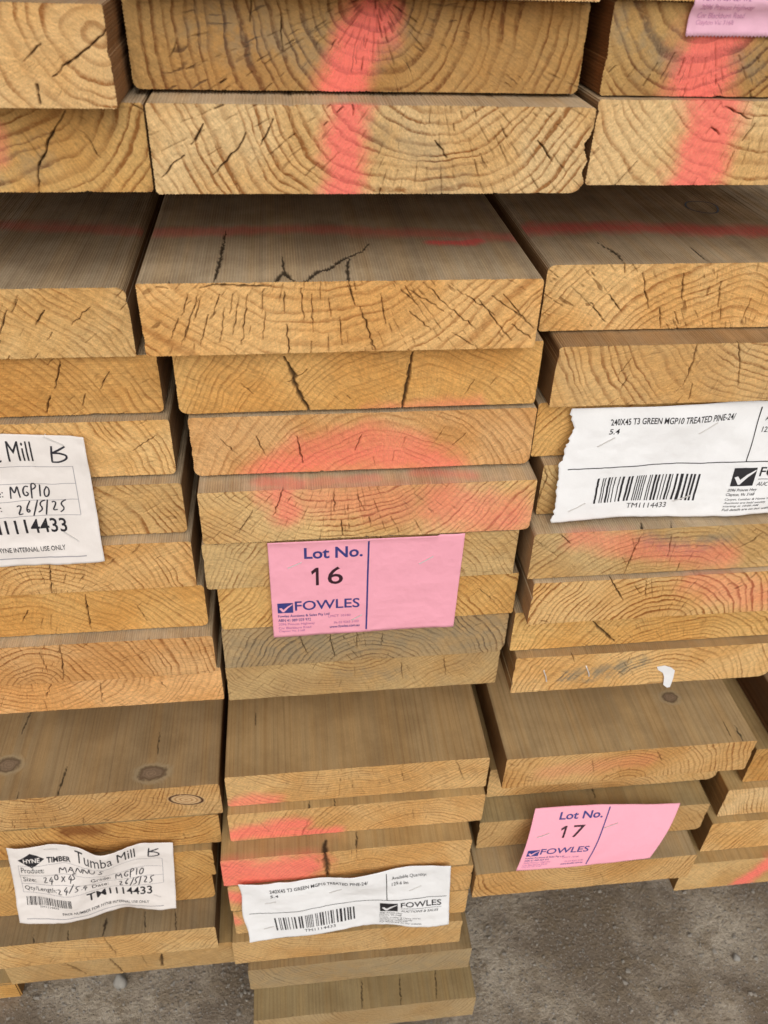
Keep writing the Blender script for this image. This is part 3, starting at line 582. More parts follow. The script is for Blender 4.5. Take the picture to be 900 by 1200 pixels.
LENGTH = 5400.0
def build_board(key, idx):
    x0, y0, z0, w, t = BOARD[key]
    (ppx, ppz, sp), look, tone, nchk, label = LOOK[key]
    seed = 17 + idx * 7
    rs = np.random.RandomState(seed)
    num = int(key[1:]); upper = (num < 10 or num == 20) and key[0] != 'F'
    dx = 0.4375 if upper else 0.8
    per = 4 if upper else 2                                   # vertices per saw rib
    nx, nz = int(round(w / dx)), int(round(t / dx))
    gx, gz = np.linspace(0, w, nx + 1), np.linspace(0, t, nz + 1)
    X, Z = np.meshgrid(gx, gz, indexing='ij')
    # rounded arrises
    rr = ROUND.get(key, tuple(1.2 + 2.2 * rs.rand() for _ in range(4)))
    for (cx, cz, r) in ((0, t, rr[0]), (w, t, rr[1]), (0, 0, rr[2]), (w, 0, rr[3])):
        a, b = (r - np.abs(X - cx)) / r, (r - np.abs(Z - cz)) / r
        s = (a > 0) & (b > 0)
        m = np.maximum(a, b); h = np.hypot(a, b) + 1e-9
        na, nb = a * m / h, b * m / h
        X = np.where(s, cx + (1 if cx == 0 else -1) * (r - na * r), X)
        Z = np.where(s, cz + (1 if cz == 0 else -1) * (r - nb * r), Z)
    # knocks in the edges
    rn = np.random.RandomState(seed + 77); knocks = list(NICK.get(key, []))
    for _ in range(7):                                        # small knocks and torn arrises
        e = rn.randint(3); r_ = 1.5 + 4 * rn.rand() ** 2
        knocks.append((rn.rand() * w, (0, t)[e % 2], r_, 0.12 * r_ + 0.5 * rn.rand()) if e < 2 else ((0, w)[rn.randint(2)], 4 + rn.rand() * (t - 8), r_, 0.12 * r_ + 0.4 * rn.rand()))
    for (cx, cz, r, d) in knocks:
        q = np.clip(1 - np.hypot(X - cx, Z - cz) / r, 0, 1) * d * (0.6 + 0.8 * vnoise(X * 0.6, Z * 0.6, seed))
        vx, vz = (w / 2 - cx), 0 if 2 < cz < t - 2 else (t / 2 - cz) * 3
        L = math.hypot(vx, vz); X = X + q * vx / L; Z = Z + q * vz / L
    # saw ribs round the outline
    amp = 0.55 if upper else 0.07
    def ribs(n):
        k = np.arange(n + 1); ph = np.array([0, 0.6, 1.0, 0.45])[k % 4] if per == 4 else (k % 2) * 1.0
        am = np.repeat(0.55 + 0.9 * rs.rand(n // per + 2), per)[:n + 1]
        return -amp * ph * am - 0.25 * vnoise(k * 0.02, k * 0.0, seed + 3)
    f_top, f_bot, f_l, f_r = ribs(nx), ribs(nx), ribs(nz), ribs(nz)
    edgex = np.clip(np.minimum(gx, w - gx) / 3, 0, 1)
    Z[:, -1] += f_top * (0.3 + 0.7 * edgex); Z[:, 0] -= f_bot * (0.3 + 0.7 * edgex)
    X[0, :] -= f_l * 0.7; X[-1, :] += f_r * 0.7
    # fields on the end
    crack = np.zeros(X.shape); paint = np.zeros(X.shape); stain = np.zeros(X.shape); knot = np.zeros(X.shape)
    cx, cz = w / 2 + ppx, t / 2 + ppz
    rmid = max(25.0, math.hypot(ppx * 0.3, ppz)); cand = []    # small drying checks along the wood rays
    dth = (5.0 + 2.0 * rs.rand()) / max(rmid, 45.0)
    for th in np.arange(rs.rand() * dth, 2 * math.pi, dth):
        th = th + rs.randn() * dth * 0.22; rad = 3 + 10 * rs.rand()
        while rad < 260:
            L = 2.5 + 3.6 * rs.gamma(1.5); m_ = rad + L / 2
            u, v = cx + m_ * math.cos(th), cz + m_ * math.sin(th)
            if -3 < u < w + 3 and -3 < v < t + 3 and vnoise(np.array([u * 0.022]), np.array([v * 0.035]), seed + 9)[0] > 0.40:
                e = th + rs.randn() * 0.05
                cand.append(((u - L / 2 * math.cos(e), v - L / 2 * math.sin(e)), (u + L / 2 * math.cos(e), v + L / 2 * math.sin(e))))
            rad += L + 1.5 + 4.0 * rs.gamma(1.2)
    for c_i in rs.permutation(len(cand))[:int(nchk * 1.5)]:
        draw_crack(crack, X, Z, 0.10 + 0.30 * rs.rand() ** 2.5, list(cand[c_i]), rs, 0.14)
    crack *= 0.9
    for wd, pts in CRACK.get(key, []): draw_crack(crack, X, Z, wd * (0.70 if wd < 1.7 else 1.0), pts, rs)
    if key in PAINT_END: draw_blobs(paint, X, Z, PAINT_END[key], seed)
    if key in STAIN: draw_blobs(stain, X, Z, STAIN[key], seed + 5, 0.9)
    for kx, kz, ka, kb in KNOT.get(key, []):
        c, s = math.cos(-0.22), math.sin(-0.22)
        ux, uz = ((X - kx) * c + (Z - kz) * s) / ka, (-(X - kx) * s + (Z - kz) * c) / kb
        knot = np.maximum(knot, 1 - np.hypot(ux, uz) * 0.72)
    resin = np.zeros(X.shape)
    if key in BLOTCH: draw_blobs(resin, X, Z, BLOTCH[key], seed + 12, 0.8)
    Y = 0.5 * (vnoise(X * 0.05, Z * 0.09, seed + 2) - 0.5) + 0.35 * (vnoise(X * 0.9, Z * 0.9, seed + 4) - 0.5)
    depth = np.minimum(3.2, 1.3 + 2.5 * crack)
    Y = Y + crack * depth
    V0 = np.stack([X, Y, Z], -1).reshape(-1, 3)
    I = np.arange((nx + 1) * (nz + 1)).reshape(nx + 1, nz + 1)
    F0 = np.stack([I[:-1, :-1], I[1:, :-1], I[1:, 1:], I[:-1, 1:]], -1).reshape(-1, 4)
    # outline loop: bottom, right, top, left
    loop = np.concatenate([I[:-1, 0], I[-1, :-1], I[:0:-1, -1], I[0, :0:-1]])
    nrm = np.concatenate([np.tile([0, -1], (nx, 1)), np.tile([1, 0], (nz, 1)), np.tile([0, 1], (nx, 1)), np.tile([-1, 0], (nz, 1))]).astype(float)
    istop = np.concatenate([np.zeros(nx, bool), np.zeros(nz, bool), np.ones(nx, bool), np.zeros(nz, bool)])
    if key in TOPCRACK or key in TOPPAINT or key in TOPKNOT:
        st, far = (0.75, 75) if key == 'C2' else (1.1, 110)
        ys = np.concatenate([[0, 0.4], np.arange(st, far, st), [far + 5, far + 12, far + 25, far + 45, far + 80, 260, 500, 1200, 2600, LENGTH]])
        if key == 'C2': ys = np.concatenate([ys[:-10], np.arange(77, 125, 2.0), [140, 170, 260, 500, 1200, 2600, LENGTH]])
    else:
        ys = np.array([0, 0.4, 1.2, 2.5, 4, 6, 9, 12, 16, 21, 27, 35, 45, 60, 80, 110, 150, 260, 500, 1200, 2600, LENGTH])
    M, Rn = len(loop), len(ys)
    bx, by, bz = V0[loop].T
    SX = np.repeat(bx[:, None], Rn, 1); SZ = np.repeat(bz[:, None], Rn, 1)
    fade = np.clip(1 - ys / 40.0, 0, 1)
    SY = by[:, None] * fade[None, :] + ys[None, :]
    SY[:, -1] = LENGTH
    wob = 0.22 * (vnoise(np.arange(M)[:, None] * 0.05 + ys[None, :] * 0.0, ys[None, :] * 0.03 + np.zeros((M, 1)), seed + 6) - 0.5)
    wob[:, 0] = 0
    SX += nrm[:, :1] * wob; SZ += nrm[:, 1:] * wob
    sc_, sp_, sk_ = np.zeros((M, Rn)), np.zeros((M, Rn)), np.zeros((M, Rn))
    tp = np.nonzero(istop)[0]
    TX, TY = SX[tp], np.repeat(ys[None, :], len(tp), 0)
    c_, p_, k_ = np.zeros(TX.shape), np.zeros(TX.shape), np.zeros(TX.shape)
    for wd, pts in TOPCRACK.get(key, []): draw_crack(c_, TX, TY, wd * 1.35, pts, rs)
    c_ = np.clip(c_ * 1.3, 0, 1)
    if key in TOPPAINT: draw_blobs(p_, TX, TY, TOPPAINT[key], seed + 8, 0.5, 0.08)
    for kx, ky, ka, kb in TOPKNOT.get(key, []):
        k_ = np.maximum(k_, 1 - np.hypot((TX - kx) / ka, (TY - ky) / kb) * 0.55)
    sc_[tp], sp_[tp], sk_[tp] = c_, p_, k_
    sp_ = np.maximum(sp_, paint.ravel()[loop][:, None] * np.clip(1 - ys / 9.0, 0, 1)[None, :] * 0.8)
    sc_ = np.maximum(sc_, crack.ravel()[loop][:, None] * np.clip(1 - ys / 3.0, 0, 1)[None, :])
    dz = np.zeros((M, Rn)); dz[tp] = c_ * 0.5; dz[:, 0] = 0
    SZ -= dz
    V1 = np.stack([SX, SY, SZ], -1).reshape(-1, 3)
    J = len(V0) + np.arange(M * Rn).reshape(M, Rn); Jn = np.roll(J, -1, 0)
    F1 = np.stack([J[:, :-1], J[:, 1:], Jn[:, 1:], Jn[:, :-1]], -1).reshape(-1, 4)
    V = np.concatenate([V0, V1]) * 0.001
    nq = len(F0) + len(F1)
    back = J[::-1, -1][::-1]
    me = bpy.data.meshes.new('timber_board')
    me.vertices.add(len(V)); me.vertices.foreach_set('co', V.astype(np.float32).ravel())
    li = np.concatenate([F0.ravel(), F1.ravel(), back]).astype(np.int32)
    me.loops.add(len(li)); me.loops.foreach_set('vertex_index', li)
    me.polygons.add(nq + 1)
    ls = np.concatenate([np.arange(nq) * 4, [nq * 4]]).astype(np.int32)
    me.polygons.foreach_set('loop_start', ls)
    mi = np.zeros(nq + 1, np.int32); mi[len(F0):nq] = 1
    me.materials.append(M_END); me.materials.append(M_SIDE)
    me.polygons.foreach_set('material_index', mi)
    sm = np.ones(nq + 1, bool); sm[-1] = False
    me.polygons.foreach_set('use_smooth', sm)
    me.update(calc_edges=True); me.validate()
    for nm, a, b in (('crack', crack, sc_), ('paint', paint, sp_), ('stain', stain, np.zeros((M, Rn))), ('resin', resin, np.zeros((M, Rn))), ('knot', np.maximum(knot, 0), sk_)):
        at = me.attributes.new(nm, 'FLOAT', 'POINT')
        at.data.foreach_set('value', np.concatenate([a.ravel(), b.ravel()]).astype(np.float32))
    o = bpy.data.objects.new('timber_board', me); COL.objects.link(o)
    o.location = (x0 / 1000, y0 / 1000, z0 / 1000)
    o['pith'] = (float(cx), float(cz), float(sp))
    o['look'] = tuple(float(q) for q in look)
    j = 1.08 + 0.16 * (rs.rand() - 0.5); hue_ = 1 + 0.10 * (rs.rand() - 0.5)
    j *= 1.0 if upper else 0.88                              # dimmer light low down, painted into the lowest pack's tone
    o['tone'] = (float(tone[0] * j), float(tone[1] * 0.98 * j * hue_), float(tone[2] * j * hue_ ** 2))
    js = 1 + 0.14 * (rs.rand() - 0.5)
    o['side'] = tuple(float(q * js) for q in SIDE.get(key, G_SIDE if upper else O_SIDE))
    o['seed'] = float(rs.rand())
    o['rib'] = (w / nx * per, t / nz * per, 0.7 if upper else 0.0)
    return tag(o, label, 'timber board', 'treated pine boards stacked in packs')

BOARDS = {}
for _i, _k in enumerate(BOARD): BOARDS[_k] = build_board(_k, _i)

# pen ring on the shadowed board top
def ribbon(pts, width, closed=False):
    P = [Vector(p) for p in pts]; n = len(P); vs, fs = [], []
    for i in range(n):
        a = P[(i - 1) % n] if (closed or i > 0) else P[i]
        b = P[(i + 1) % n] if (closed or i < n - 1) else P[i]
        d = (b - a).normalized(); nn = Vector((-d.y, d.x)) * width / 2
        vs += [P[i] + nn, P[i] - nn]
    for i in range(n if closed else n - 1):
        j = (i + 1) % n; fs.append((2 * i, 2 * i + 1, 2 * j + 1, 2 * j))
    return [tuple(v) for v in vs], fs
_t = BOARD['R2'][4]
_pts = [(156 + 12.5 * math.cos(a) + 0.8 * math.sin(3 * a), 118.5 + 15 * math.sin(a) + 1.0 * math.cos(2 * a)) for a in np.linspace(0, 2 * math.pi, 48, endpoint=False)]
_v, _f = ribbon(_pts, 1.5, True)
mesh_obj('pen_ring', [(a / 1000, b / 1000, (_t + 0.12) / 1000) for a, b in _v], [tuple(reversed(f)) for f in _f], M_PEN, BOARDS['R2'])

# ------------------------------------------------------------------ paper labels
def yfront(x, z, mx=1.5, mz=1.5):
    """nearest board front at a point of the stack (mm)"""
    ys = [b[1] for k, b in BOARD.items() if b[0] - mx <= x <= b[0] + b[3] + mx and b[2] - mz <= z <= b[2] + b[4] + mz]
    return min(ys) if ys else 1e9

class Sheet:
    """a sheet of paper: corners TL, TR, BL, BR (mm), a wave pushing it out of its plane, edges torn or perforated"""
    def __init__(self, corners, ns, nt, wave=None, left=None, bottom=None, clear=0.6, rough=0.0):
        TL, TR, BL, BR = [np.array(c, float) for c in corners]
        self.ns, self.nt = ns, nt
        S, T = np.meshgrid(np.linspace(0, 1, ns + 1), np.linspace(0, 1, nt + 1), indexing='ij')
        S2 = S.copy(); T2 = T.copy()
        if left is not None: S2 = S2 + (1 - S) ** 6 * left(T)
        if bottom is not None: T2 = T2 + T ** 8 * bottom(S)
        s, t = S2[..., None], T2[..., None]
        G = TL * (1 - s) * (1 - t) + TR * s * (1 - t) + BL * (1 - s) * t + BR * s * t
        if wave is not None:
            w = wave(S, T)                                    # (outwards, upwards) in mm
            G[..., 1] -= w[0]; G[..., 2] += w[1]
        if rough:
            g0 = G[..., 0] * 0.06, G[..., 2] * 0.06
            G[..., 1] -= rough * (2.2 * (vnoise(g0[0] + 31, g0[1] + 31, ns) - 0.5) + 1.3 * np.abs(vnoise(g0[0] * 2.1 + 90, g0[1] * 1.7 + 90, nt) - 0.5))
        over = np.zeros((ns + 1, nt + 1))
        for i in range(ns + 1):
            for j in range(nt + 1):
                q = G[i, j, 1] - (yfront(G[i, j, 0], G[i, j, 2]) - clear)
                over[i, j] = q if 0 < q < 9 else 0.0
        sm = over.copy()
        for _ in range(6):                                    # ease the paper over whatever it touches
            p = np.pad(sm, 1, mode='edge')
            sm = np.maximum(over, (p[:-2, 1:-1] + p[2:, 1:-1] + p[1:-1, :-2] + p[1:-1, 2:] + 2 * sm) / 6)
        G[..., 1] -= sm
        self.G = G
    def at(self, s, t, h=0.14):
        s = np.clip(np.asarray(s, float), 0, 1) * self.ns; t = np.clip(np.asarray(t, float), 0, 1) * self.nt
        i = np.clip(np.floor(s).astype(int), 0, self.ns - 1); j = np.clip(np.floor(t).astype(int), 0, self.nt - 1)
        fs, ft = (s - i)[..., None], (t - j)[..., None]
        G = self.G
        a, b, c, d = G[i, j], G[i + 1, j], G[i, j + 1], G[i + 1, j + 1]
        P = a * (1 - fs) * (1 - ft) + b * fs * (1 - ft) + c * (1 - fs) * ft + d * fs * ft
        u = (b - a) * (1 - ft) + (d - c) * ft; v = (c - a) * (1 - fs) + (d - b) * fs
        n = np.cross(u, v); n /= np.linalg.norm(n, axis=-1, keepdims=True) + 1e-9
        n = np.where(n[..., 1:2] > 0, -n, n)
        return (P + n * h) * 0.001

_glyphs = {}
def glyph_mesh(text, bold=0.0, shear=0.0):
    key = (text, bold, shear)
    if key not in _glyphs:
        c = bpy.data.curves.new('lettering', 'FONT'); c.body = text; c.size = 1.0; c.offset = bold; c.shear = shear
        c.resolution_u = 3
        o = bpy.data.objects.new('lettering', c); COL.objects.link(o)
        dg = bpy.context.evaluated_depsgraph_get(); dg.update()
        me = bpy.data.meshes.new_from_object(o.evaluated_get(dg))
        V = np.array([v.co[:2] for v in me.vertices]); F = [tuple(p.vertices) for p in me.polygons]
        bpy.data.objects.remove(o); bpy.data.curves.remove(c); bpy.data.meshes.remove(me)
        lo, hi = V.min(0), V.max(0)
        _glyphs[key] = ((V - lo) / np.maximum(hi - lo, 1e-6), F)
    return _glyphs[key]

class Print:
    """marks in label coordinates (s across, t down, both 0..1), gathered into one mesh per ink"""
    def __init__(self): self.v, self.f = [], []
    def add(self, V, F):
        b = len(self.v); self.v += [tuple(p) for p in V]; self.f += [tuple(q + b for q in f) for f in F]
        return self
    def text(self, txt, s0, s1, t0, t1, bold=0.0, shear=0.0):
        V, F = glyph_mesh(txt, bold, shear)
        return self.add([(s0 + (s1 - s0) * x, t1 + (t0 - t1) * y) for x, y in V], F)
    def rect(self, s0, s1, t0, t1, n=1):
        V, F = [], []
        hor = abs(s1 - s0) > abs(t1 - t0)
        for i in range(n + 1):
            f = i / n
            V += [(s0 + (s1 - s0) * f, t0), (s0 + (s1 - s0) * f, t1)] if hor else [(s0, t0 + (t1 - t0) * f), (s1, t0 + (t1 - t0) * f)]
        for i in range(n): F.append((2 * i, 2 * i + 1, 2 * i + 3, 2 * i + 2))
        return self.add(V, F)
    def poly(self, pts): return self.add(pts, [tuple(range(len(pts)))])
    def stroke(self, pts, w, asp):
        """pen line; asp = label width / height so that the line keeps its breadth"""
        P = np.array(pts, float) * np.array([asp, 1.0])
        Q = [P[0]]
        for a, b in zip(P[:-1], P[1:]):
            n = max(1, int(np.hypot(*(b - a)) / 0.012)); Q += [a + (b - a) * k / n for k in range(1, n + 1)]
        Q = np.array(Q)
        if len(Q) > 4:                                        # round off the corners
            for _ in range(2): Q[1:-1] = 0.25 * Q[:-2] + 0.5 * Q[1:-1] + 0.25 * Q[2:]
        D = np.gradient(Q, axis=0); D /= np.linalg.norm(D, axis=1, keepdims=True) + 1e-9
        Nn = np.stack([-D[:, 1], D[:, 0]], 1)
        ww = w * (0.8 + 0.35 * np.sin(np.linspace(0.4, 2.8, len(Q))))[:, None] / 2
        A, B = (Q + Nn * ww) / np.array([asp, 1]), (Q - Nn * ww) / np.array([asp, 1])
        V = []
        for a, b in zip(A, B): V += [tuple(a), tuple(b)]
        return self.add(V, [(2 * i, 2 * i + 1, 2 * i + 3, 2 * i + 2) for i in range(len(Q) - 1)])
    def build(self, name, sheet, mat, parent, h=0.22):
        W_ = float(np.linalg.norm(sheet.G[-1, 0] - sheet.G[0, 0])); H_ = float(np.linalg.norm(sheet.G[0, -1] - sheet.G[0, 0]))
        bm = bmesh.new()                                      # cut fine enough to follow the curl of the paper
        vs_ = [bm.verts.new((s * W_, t * H_, 0)) for s, t in self.v]
        for f in self.f:
            try: bm.faces.new([vs_[i] for i in f])
            except ValueError: pass
        bm.normal_update()
        bmesh.ops.triangulate(bm, faces=bm.faces)
        for _ in range(4):
            ee = [e for e in bm.edges if e.calc_length() > 1.8]
            if not ee: break
            bmesh.ops.subdivide_edges(bm, edges=ee, cuts=1)
            bmesh.ops.triangulate(bm, faces=[f for f in bm.faces if len(f.verts) > 3])
        bm.verts.index_update()
        V = np.array([(v.co.x / W_, v.co.y / H_) for v in bm.verts]); F = [tuple(v.index for v in f.verts) for f in bm.faces]
        bm.free()
        P = sheet.at(V[:, 0], V[:, 1], h) - np.array(parent.location)
        return mesh_obj(name, [tuple(p) for p in P], F, mat, parent)

HAND = {
 'M': [[(0, 0), (.12, 1), (.42, .35), (.75, 1), (.85, 0)]], 'A': [[(0, 0), (.4, 1), (.75, 0)], [(.15, .4), (.65, .38)]],
 'N': [[(0, 0), (.1, 1), (.62, .05), (.72, 1)]], 'U': [[(0, 1), (.05, .2), (.3, 0), (.6, .3), (.66, 1)]],
 'S': [[(.6, .9), (.3, 1), (.05, .75), (.5, .4), (.45, .05), (0, .1)]],
 'G': [[(.62, .85), (.35, 1), (.05, .6), (.1, .12), (.4, 0), (.66, .4), (.35, .42)]],
 'P': [[(.05, -.3), (.16, 1), (.5, 1), (.64, .72), (.42, .48), (.12, .45)]], '1': [[(.12, 0), (.25, 1)]],
 '0': [[(.35, .95), (.05, .6), (.15, .05), (.5, .1), (.62, .6), (.4, 1), (.2, .9)]],
 '2': [[(.05, .8), (.3, 1), (.55, .75), (.05, 0), (.62, .1)]], '6': [[(.5, 1.1), (.1, .5), (.15, .02), (.5, .05), (.5, .42), (.12, .35)]],
 '5': [[(.75, 1.08), (.18, .95), (.1, .55), (.45, .55), (.5, .15), (.02, -.02)]], '4': [[(.4, 1), (0, .35), (.66, .36)], [(.46, .7), (.4, -.15)]],
 'x': [[(0, .75), (.5, 0)], [(.5, .75), (0, 0)]], '/': [[(-.05, -.2), (.5, 1.2)]], '.': [[(.1, 0), (.2, .08)]],
 'B': [[(.05, 1.0), (.08, .5), (.14, .02)], [(.78, 1.0), (.45, .78), (.10, .56)], [(.10, .56), (.5, .60), (.95, .44), (.92, .2), (.5, .0), (.12, .02)]],
}
def write(pr, txt, s0, s1, t0, t1, w, asp, rise=0.0):
    wid = [{'1': .42, '/': .62, '.': .35, 'M': 1.05, 'x': .8}.get(c, .82) for c in txt]
    adv = (s1 - s0) / sum(wid); pos = s0
    rs = np.random.RandomState(len(txt) + int(s0 * 100))
    for i, ch in enumerate(txt):
        jx, jy = rs.randn() * 0.07, rs.randn() * 0.10; sk = 0.12 + 0.10 * rs.randn()
        for st in HAND[ch]:
            pr.stroke([(pos + adv * (jx + x * 0.95 + sk * y), t1 - (t1 - t0) * (y + jy) - rise * (pos - s0) / (s1 - s0)) for x, y in st], w, asp)
        pos += adv * wid[i]

def staple(sheet, parent, s0, t0, s1, t1):
    a, b = sheet.at(s0, t0, 0.25), sheet.at(s1, t1, 0.25)
    a, b = Vector(a) - parent.location, Vector(b) - parent.location
    d = (b - a).normalized(); out = Vector((0, -1, 0)); side = d.cross(out).normalized(); r = 0.00034
    L = (b - a).length
    def bar(p, q, us, k0, k1):
        V = []
        for c, ps in ((p, k0), (q, k1)):
            for sx_, sy_ in ((-1, -1), (1, -1), (1, 1), (-1, 1)): V.append(c + us[0] * sx_ * r + us[1] * (sy_ * r * 0.7 + ps))
        return V
    o1, o2 = a + d * L * 0.02, b - d * L * 0.02
    V = bar(a, b, (side, out), r, r)
    F = [(0, 3, 2, 1), (4, 5, 6, 7), (0, 1, 5, 4), (1, 2, 6, 5), (2, 3, 7, 6), (3, 0, 4, 7)]
    for p in (o1, o2):                                        # the two legs going into the wood
        k = len(V)
        for dep in (0.0004, -0.004):
            for sx_, sy_ in ((-1, -1), (1, -1), (1, 1), (-1, 1)): V.append(p + side * sx_ * r + d * sy_ * r + out * dep)
        F += [tuple(i + k for i in f) for f in [(0, 3, 2, 1), (4, 5, 6, 7), (0, 1, 5, 4), (1, 2, 6, 5), (2, 3, 7, 6), (3, 0, 4, 7)]]
    return mesh_obj('staple', [tuple(v) for v in V], F, M_STEEL, parent)

def sheet_mesh(sheet, mat, parent):
    n, m = sheet.ns + 1, sheet.nt + 1
    P = sheet.G * 0.001 - np.array(parent.location)
    V = [tuple(p) for p in P.reshape(-1, 3)]
    F = [(i * m + j, i * m + j + 1, (i + 1) * m + j + 1, (i + 1) * m + j) for i in range(n - 1) for j in range(m - 1)]
    o = mesh_obj('paper_sheet', V, F, mat, parent, smooth=True)
    md = o.modifiers.new('thickness', 'SOLIDIFY'); md.thickness = 0.00012; md.offset = -1.0
    return o

def root(name, sheet, label, cat, group):
    e = bpy.data.objects.new(name, None); COL.objects.link(e)
    e.empty_display_size = 0.02
    p = sheet.at(0.5, 1.0, 0.0); e.location = tuple(float(q) for q in p)
    bpy.context.view_layer.update()
    return tag(e, label, cat, group)

def barcode(pr, s0, s1, t0, t1, seed, n=95):
    rs = np.random.RandomState(seed); w = []
    while sum(w) < n: w.append(rs.choice([1, 1, 1, 2, 2, 3]))
    tot = sum(w); x = s0; black = True
    for q in w:
        e = (s1 - s0) * q / tot
        if black: pr.rect(x, x + e * 0.92, t0, t1, 4)
        x += e; black = not black

def tick_logo(pr, tk, s0, s1, t0, t1):
    for i in range(4): pr.rect(s0 + (s1 - s0) * i / 4, s0 + (s1 - s0) * (i + 1) / 4, t0, t1, 4)
    pts = [(.10, .52), (.24, .46), (.38, .66), (.62, .36), (.97, .10), (.97, .18), (.68, .50), (.40, .92), (.32, .92)]
    tk.poly([(s0 + (s1 - s0) * x, t0 + (t1 - t0) * y) for x, y in pts])

G_LOT, G_STOCK, G_TAG = 'pink auction lot cards stapled to the boards', 'white barcode stock labels stapled to the boards', 'handwritten mill tags stapled to the boards'

def lot_card(corners, number, label, wave, mat, staples, pale=False, perf=False, left=None):
    zig = (lambda S: 0.010 * (np.round(S * 147) % 2 - 0.5)) if perf else None
    sh = Sheet(corners, 147, 40, wave, None, zig, rough=0.35)
    r = root('lot_card', sh, label, 'lot card', G_LOT)
    sheet_mesh(sh, mat, r)
    a = Print(); tk = Print(); sm = Print(); fb = Print()
    a.text('Lot No.', .180, .478, .075, .185, 0.022)
    a.build('heading', sh, M_BLUE, r); a = Print()
    a.text('FOWLES', .122, .468, .615, .715, 0.012)
    a.build('company_name', sh, M_BLUE, r); a = Print()
    tick_logo(a, tk, .03, .112, .63, .735)
    a.build('logo', sh, M_BLUE, r); a = Print()
    a.rect(.503, .512, .03, .97, 20)
    a.build('divider_line', sh, M_BLUE, r)
    tk.build('tick_mark', sh, M_TICKP, r, 0.32)
    if number:
        nb = Print()
        one = [(0.0, .80), (.40, 1), (.62, 1), (.62, 0), (.38, 0), (.38, .78), (.06, .62)]
        nb.poly([(.213 + .062 * x, .455 - .180 * y) for x, y in one]); nb.text(number[1:], .298, .378, .275, .455, 0.004)
        nb.build('lot_number', sh, M_MAROON, r)
    sm.text('Fowles Auctions & Sales Pty Ltd', .03, .305, .755, .79, 0.01)
    sm.text('ABN 41 089 029 972', .03, .205, .80, .83, 0.004)
    sm.text('www.fowles.com.au', .305, .470, .900, .930, 0.012)
    sm.build('small_print', sh, M_BLUE if not pale else M_FAINT, r)
    fb.text('LMCT 10180', .30, .42, .785, .81)
    fb.text('2096 Princes Highway', .03, .225, .845, .878)
    fb.text('Cnr Blackburn Road', .03, .205, .885, .912)
    fb.text('Clayton Vic 3168', .03, .17, .922, .95)
    fb.text('Ph 03 9265 3100', .33, .465, .86, .885)
    fb.build('faint_print', sh, M_FAINTER if pale else M_FAINT, r)
    for s in staples: staple(sh, r, *s)
    return r

def stock_label(corners, label, wave, left, bottom, staples, seed):
    sh = Sheet(corners, 120, 60, wave, left, bottom, rough=0.8)
    r = root('stock_label', sh, label, 'barcode label', G_STOCK)
    sheet_mesh(sh, M_WHITE, r)
    a = Print(); tk = Print(); bc = Print(); rl = Print()
    a.text('240X45 T3 GREEN MGP10 TREATED PINE-24/', .137, .600, .095, .150, 0.012)
    a.text('5.4', .137, .175, .180, .225, 0.012)
    a.build('description', sh, M_BLACK, r); a = Print()
    a.text('Available Quantity:', .715, .885, .115, .180, 0.006)
    a.text('129.6 lm', .715, .795, .215, .265, 0.008)
    a.build('quantity', sh, M_BLACK, r); a = Print()
    a.text('TM1114433', .275, .43, .868, .915, 0.0)
    a.build('serial_number', sh, M_BLACK, r); a = Print()
    tick_logo(a, tk, .655, .742, .57, .73)
    a.build('logo', sh, M_BLACK, r); a = Print()
    a.text('FOWLES', .757, .960, .565, .650, 0.014)
    a.text('AUCTIONS & SALES', .757, .945, .700, .735, 0.006, 0.25)
    a.build('company_name', sh, M_BLACK, r); a = Print()
    a.text('2096 Princes Hwy', .650, .765, .752, .785, 0.008, 0.2)
    a.text('Clayton, Vic 3168', .650, .760, .793, .825, 0.008, 0.2)
    a.text('Carpet, Lumber & Home Wares', .650, .855, .838, .862, 0.006, 0.2)
    a.text('Auctions are held weekly', .650, .815, .870, .893, 0.006, 0.2)
    a.text('starting at 10:00 AM', .650, .790, .900, .922, 0.006, 0.2)
    a.text('Full details are on our website', .650, .860, .930, .952, 0.006, 0.2)
    a.build('address_lines', sh, M_BLACK, r)
    tk.build('tick_mark', sh, M_TICK, r, 0.32)
    rl.rect(.03, .985, .512, .520, 60); rl.rect(.688, .692, .05, .512, 20); rl.rect(.757, .96, .672, .677, 10)
    rl.build('ruled_line', sh, M_BLACK, r)
    barcode(bc, .140, .530, .610, .845, seed); bc.build('barcode', sh, M_BLACK, r)
    for s in staples: staple(sh, r, *s)
    return r

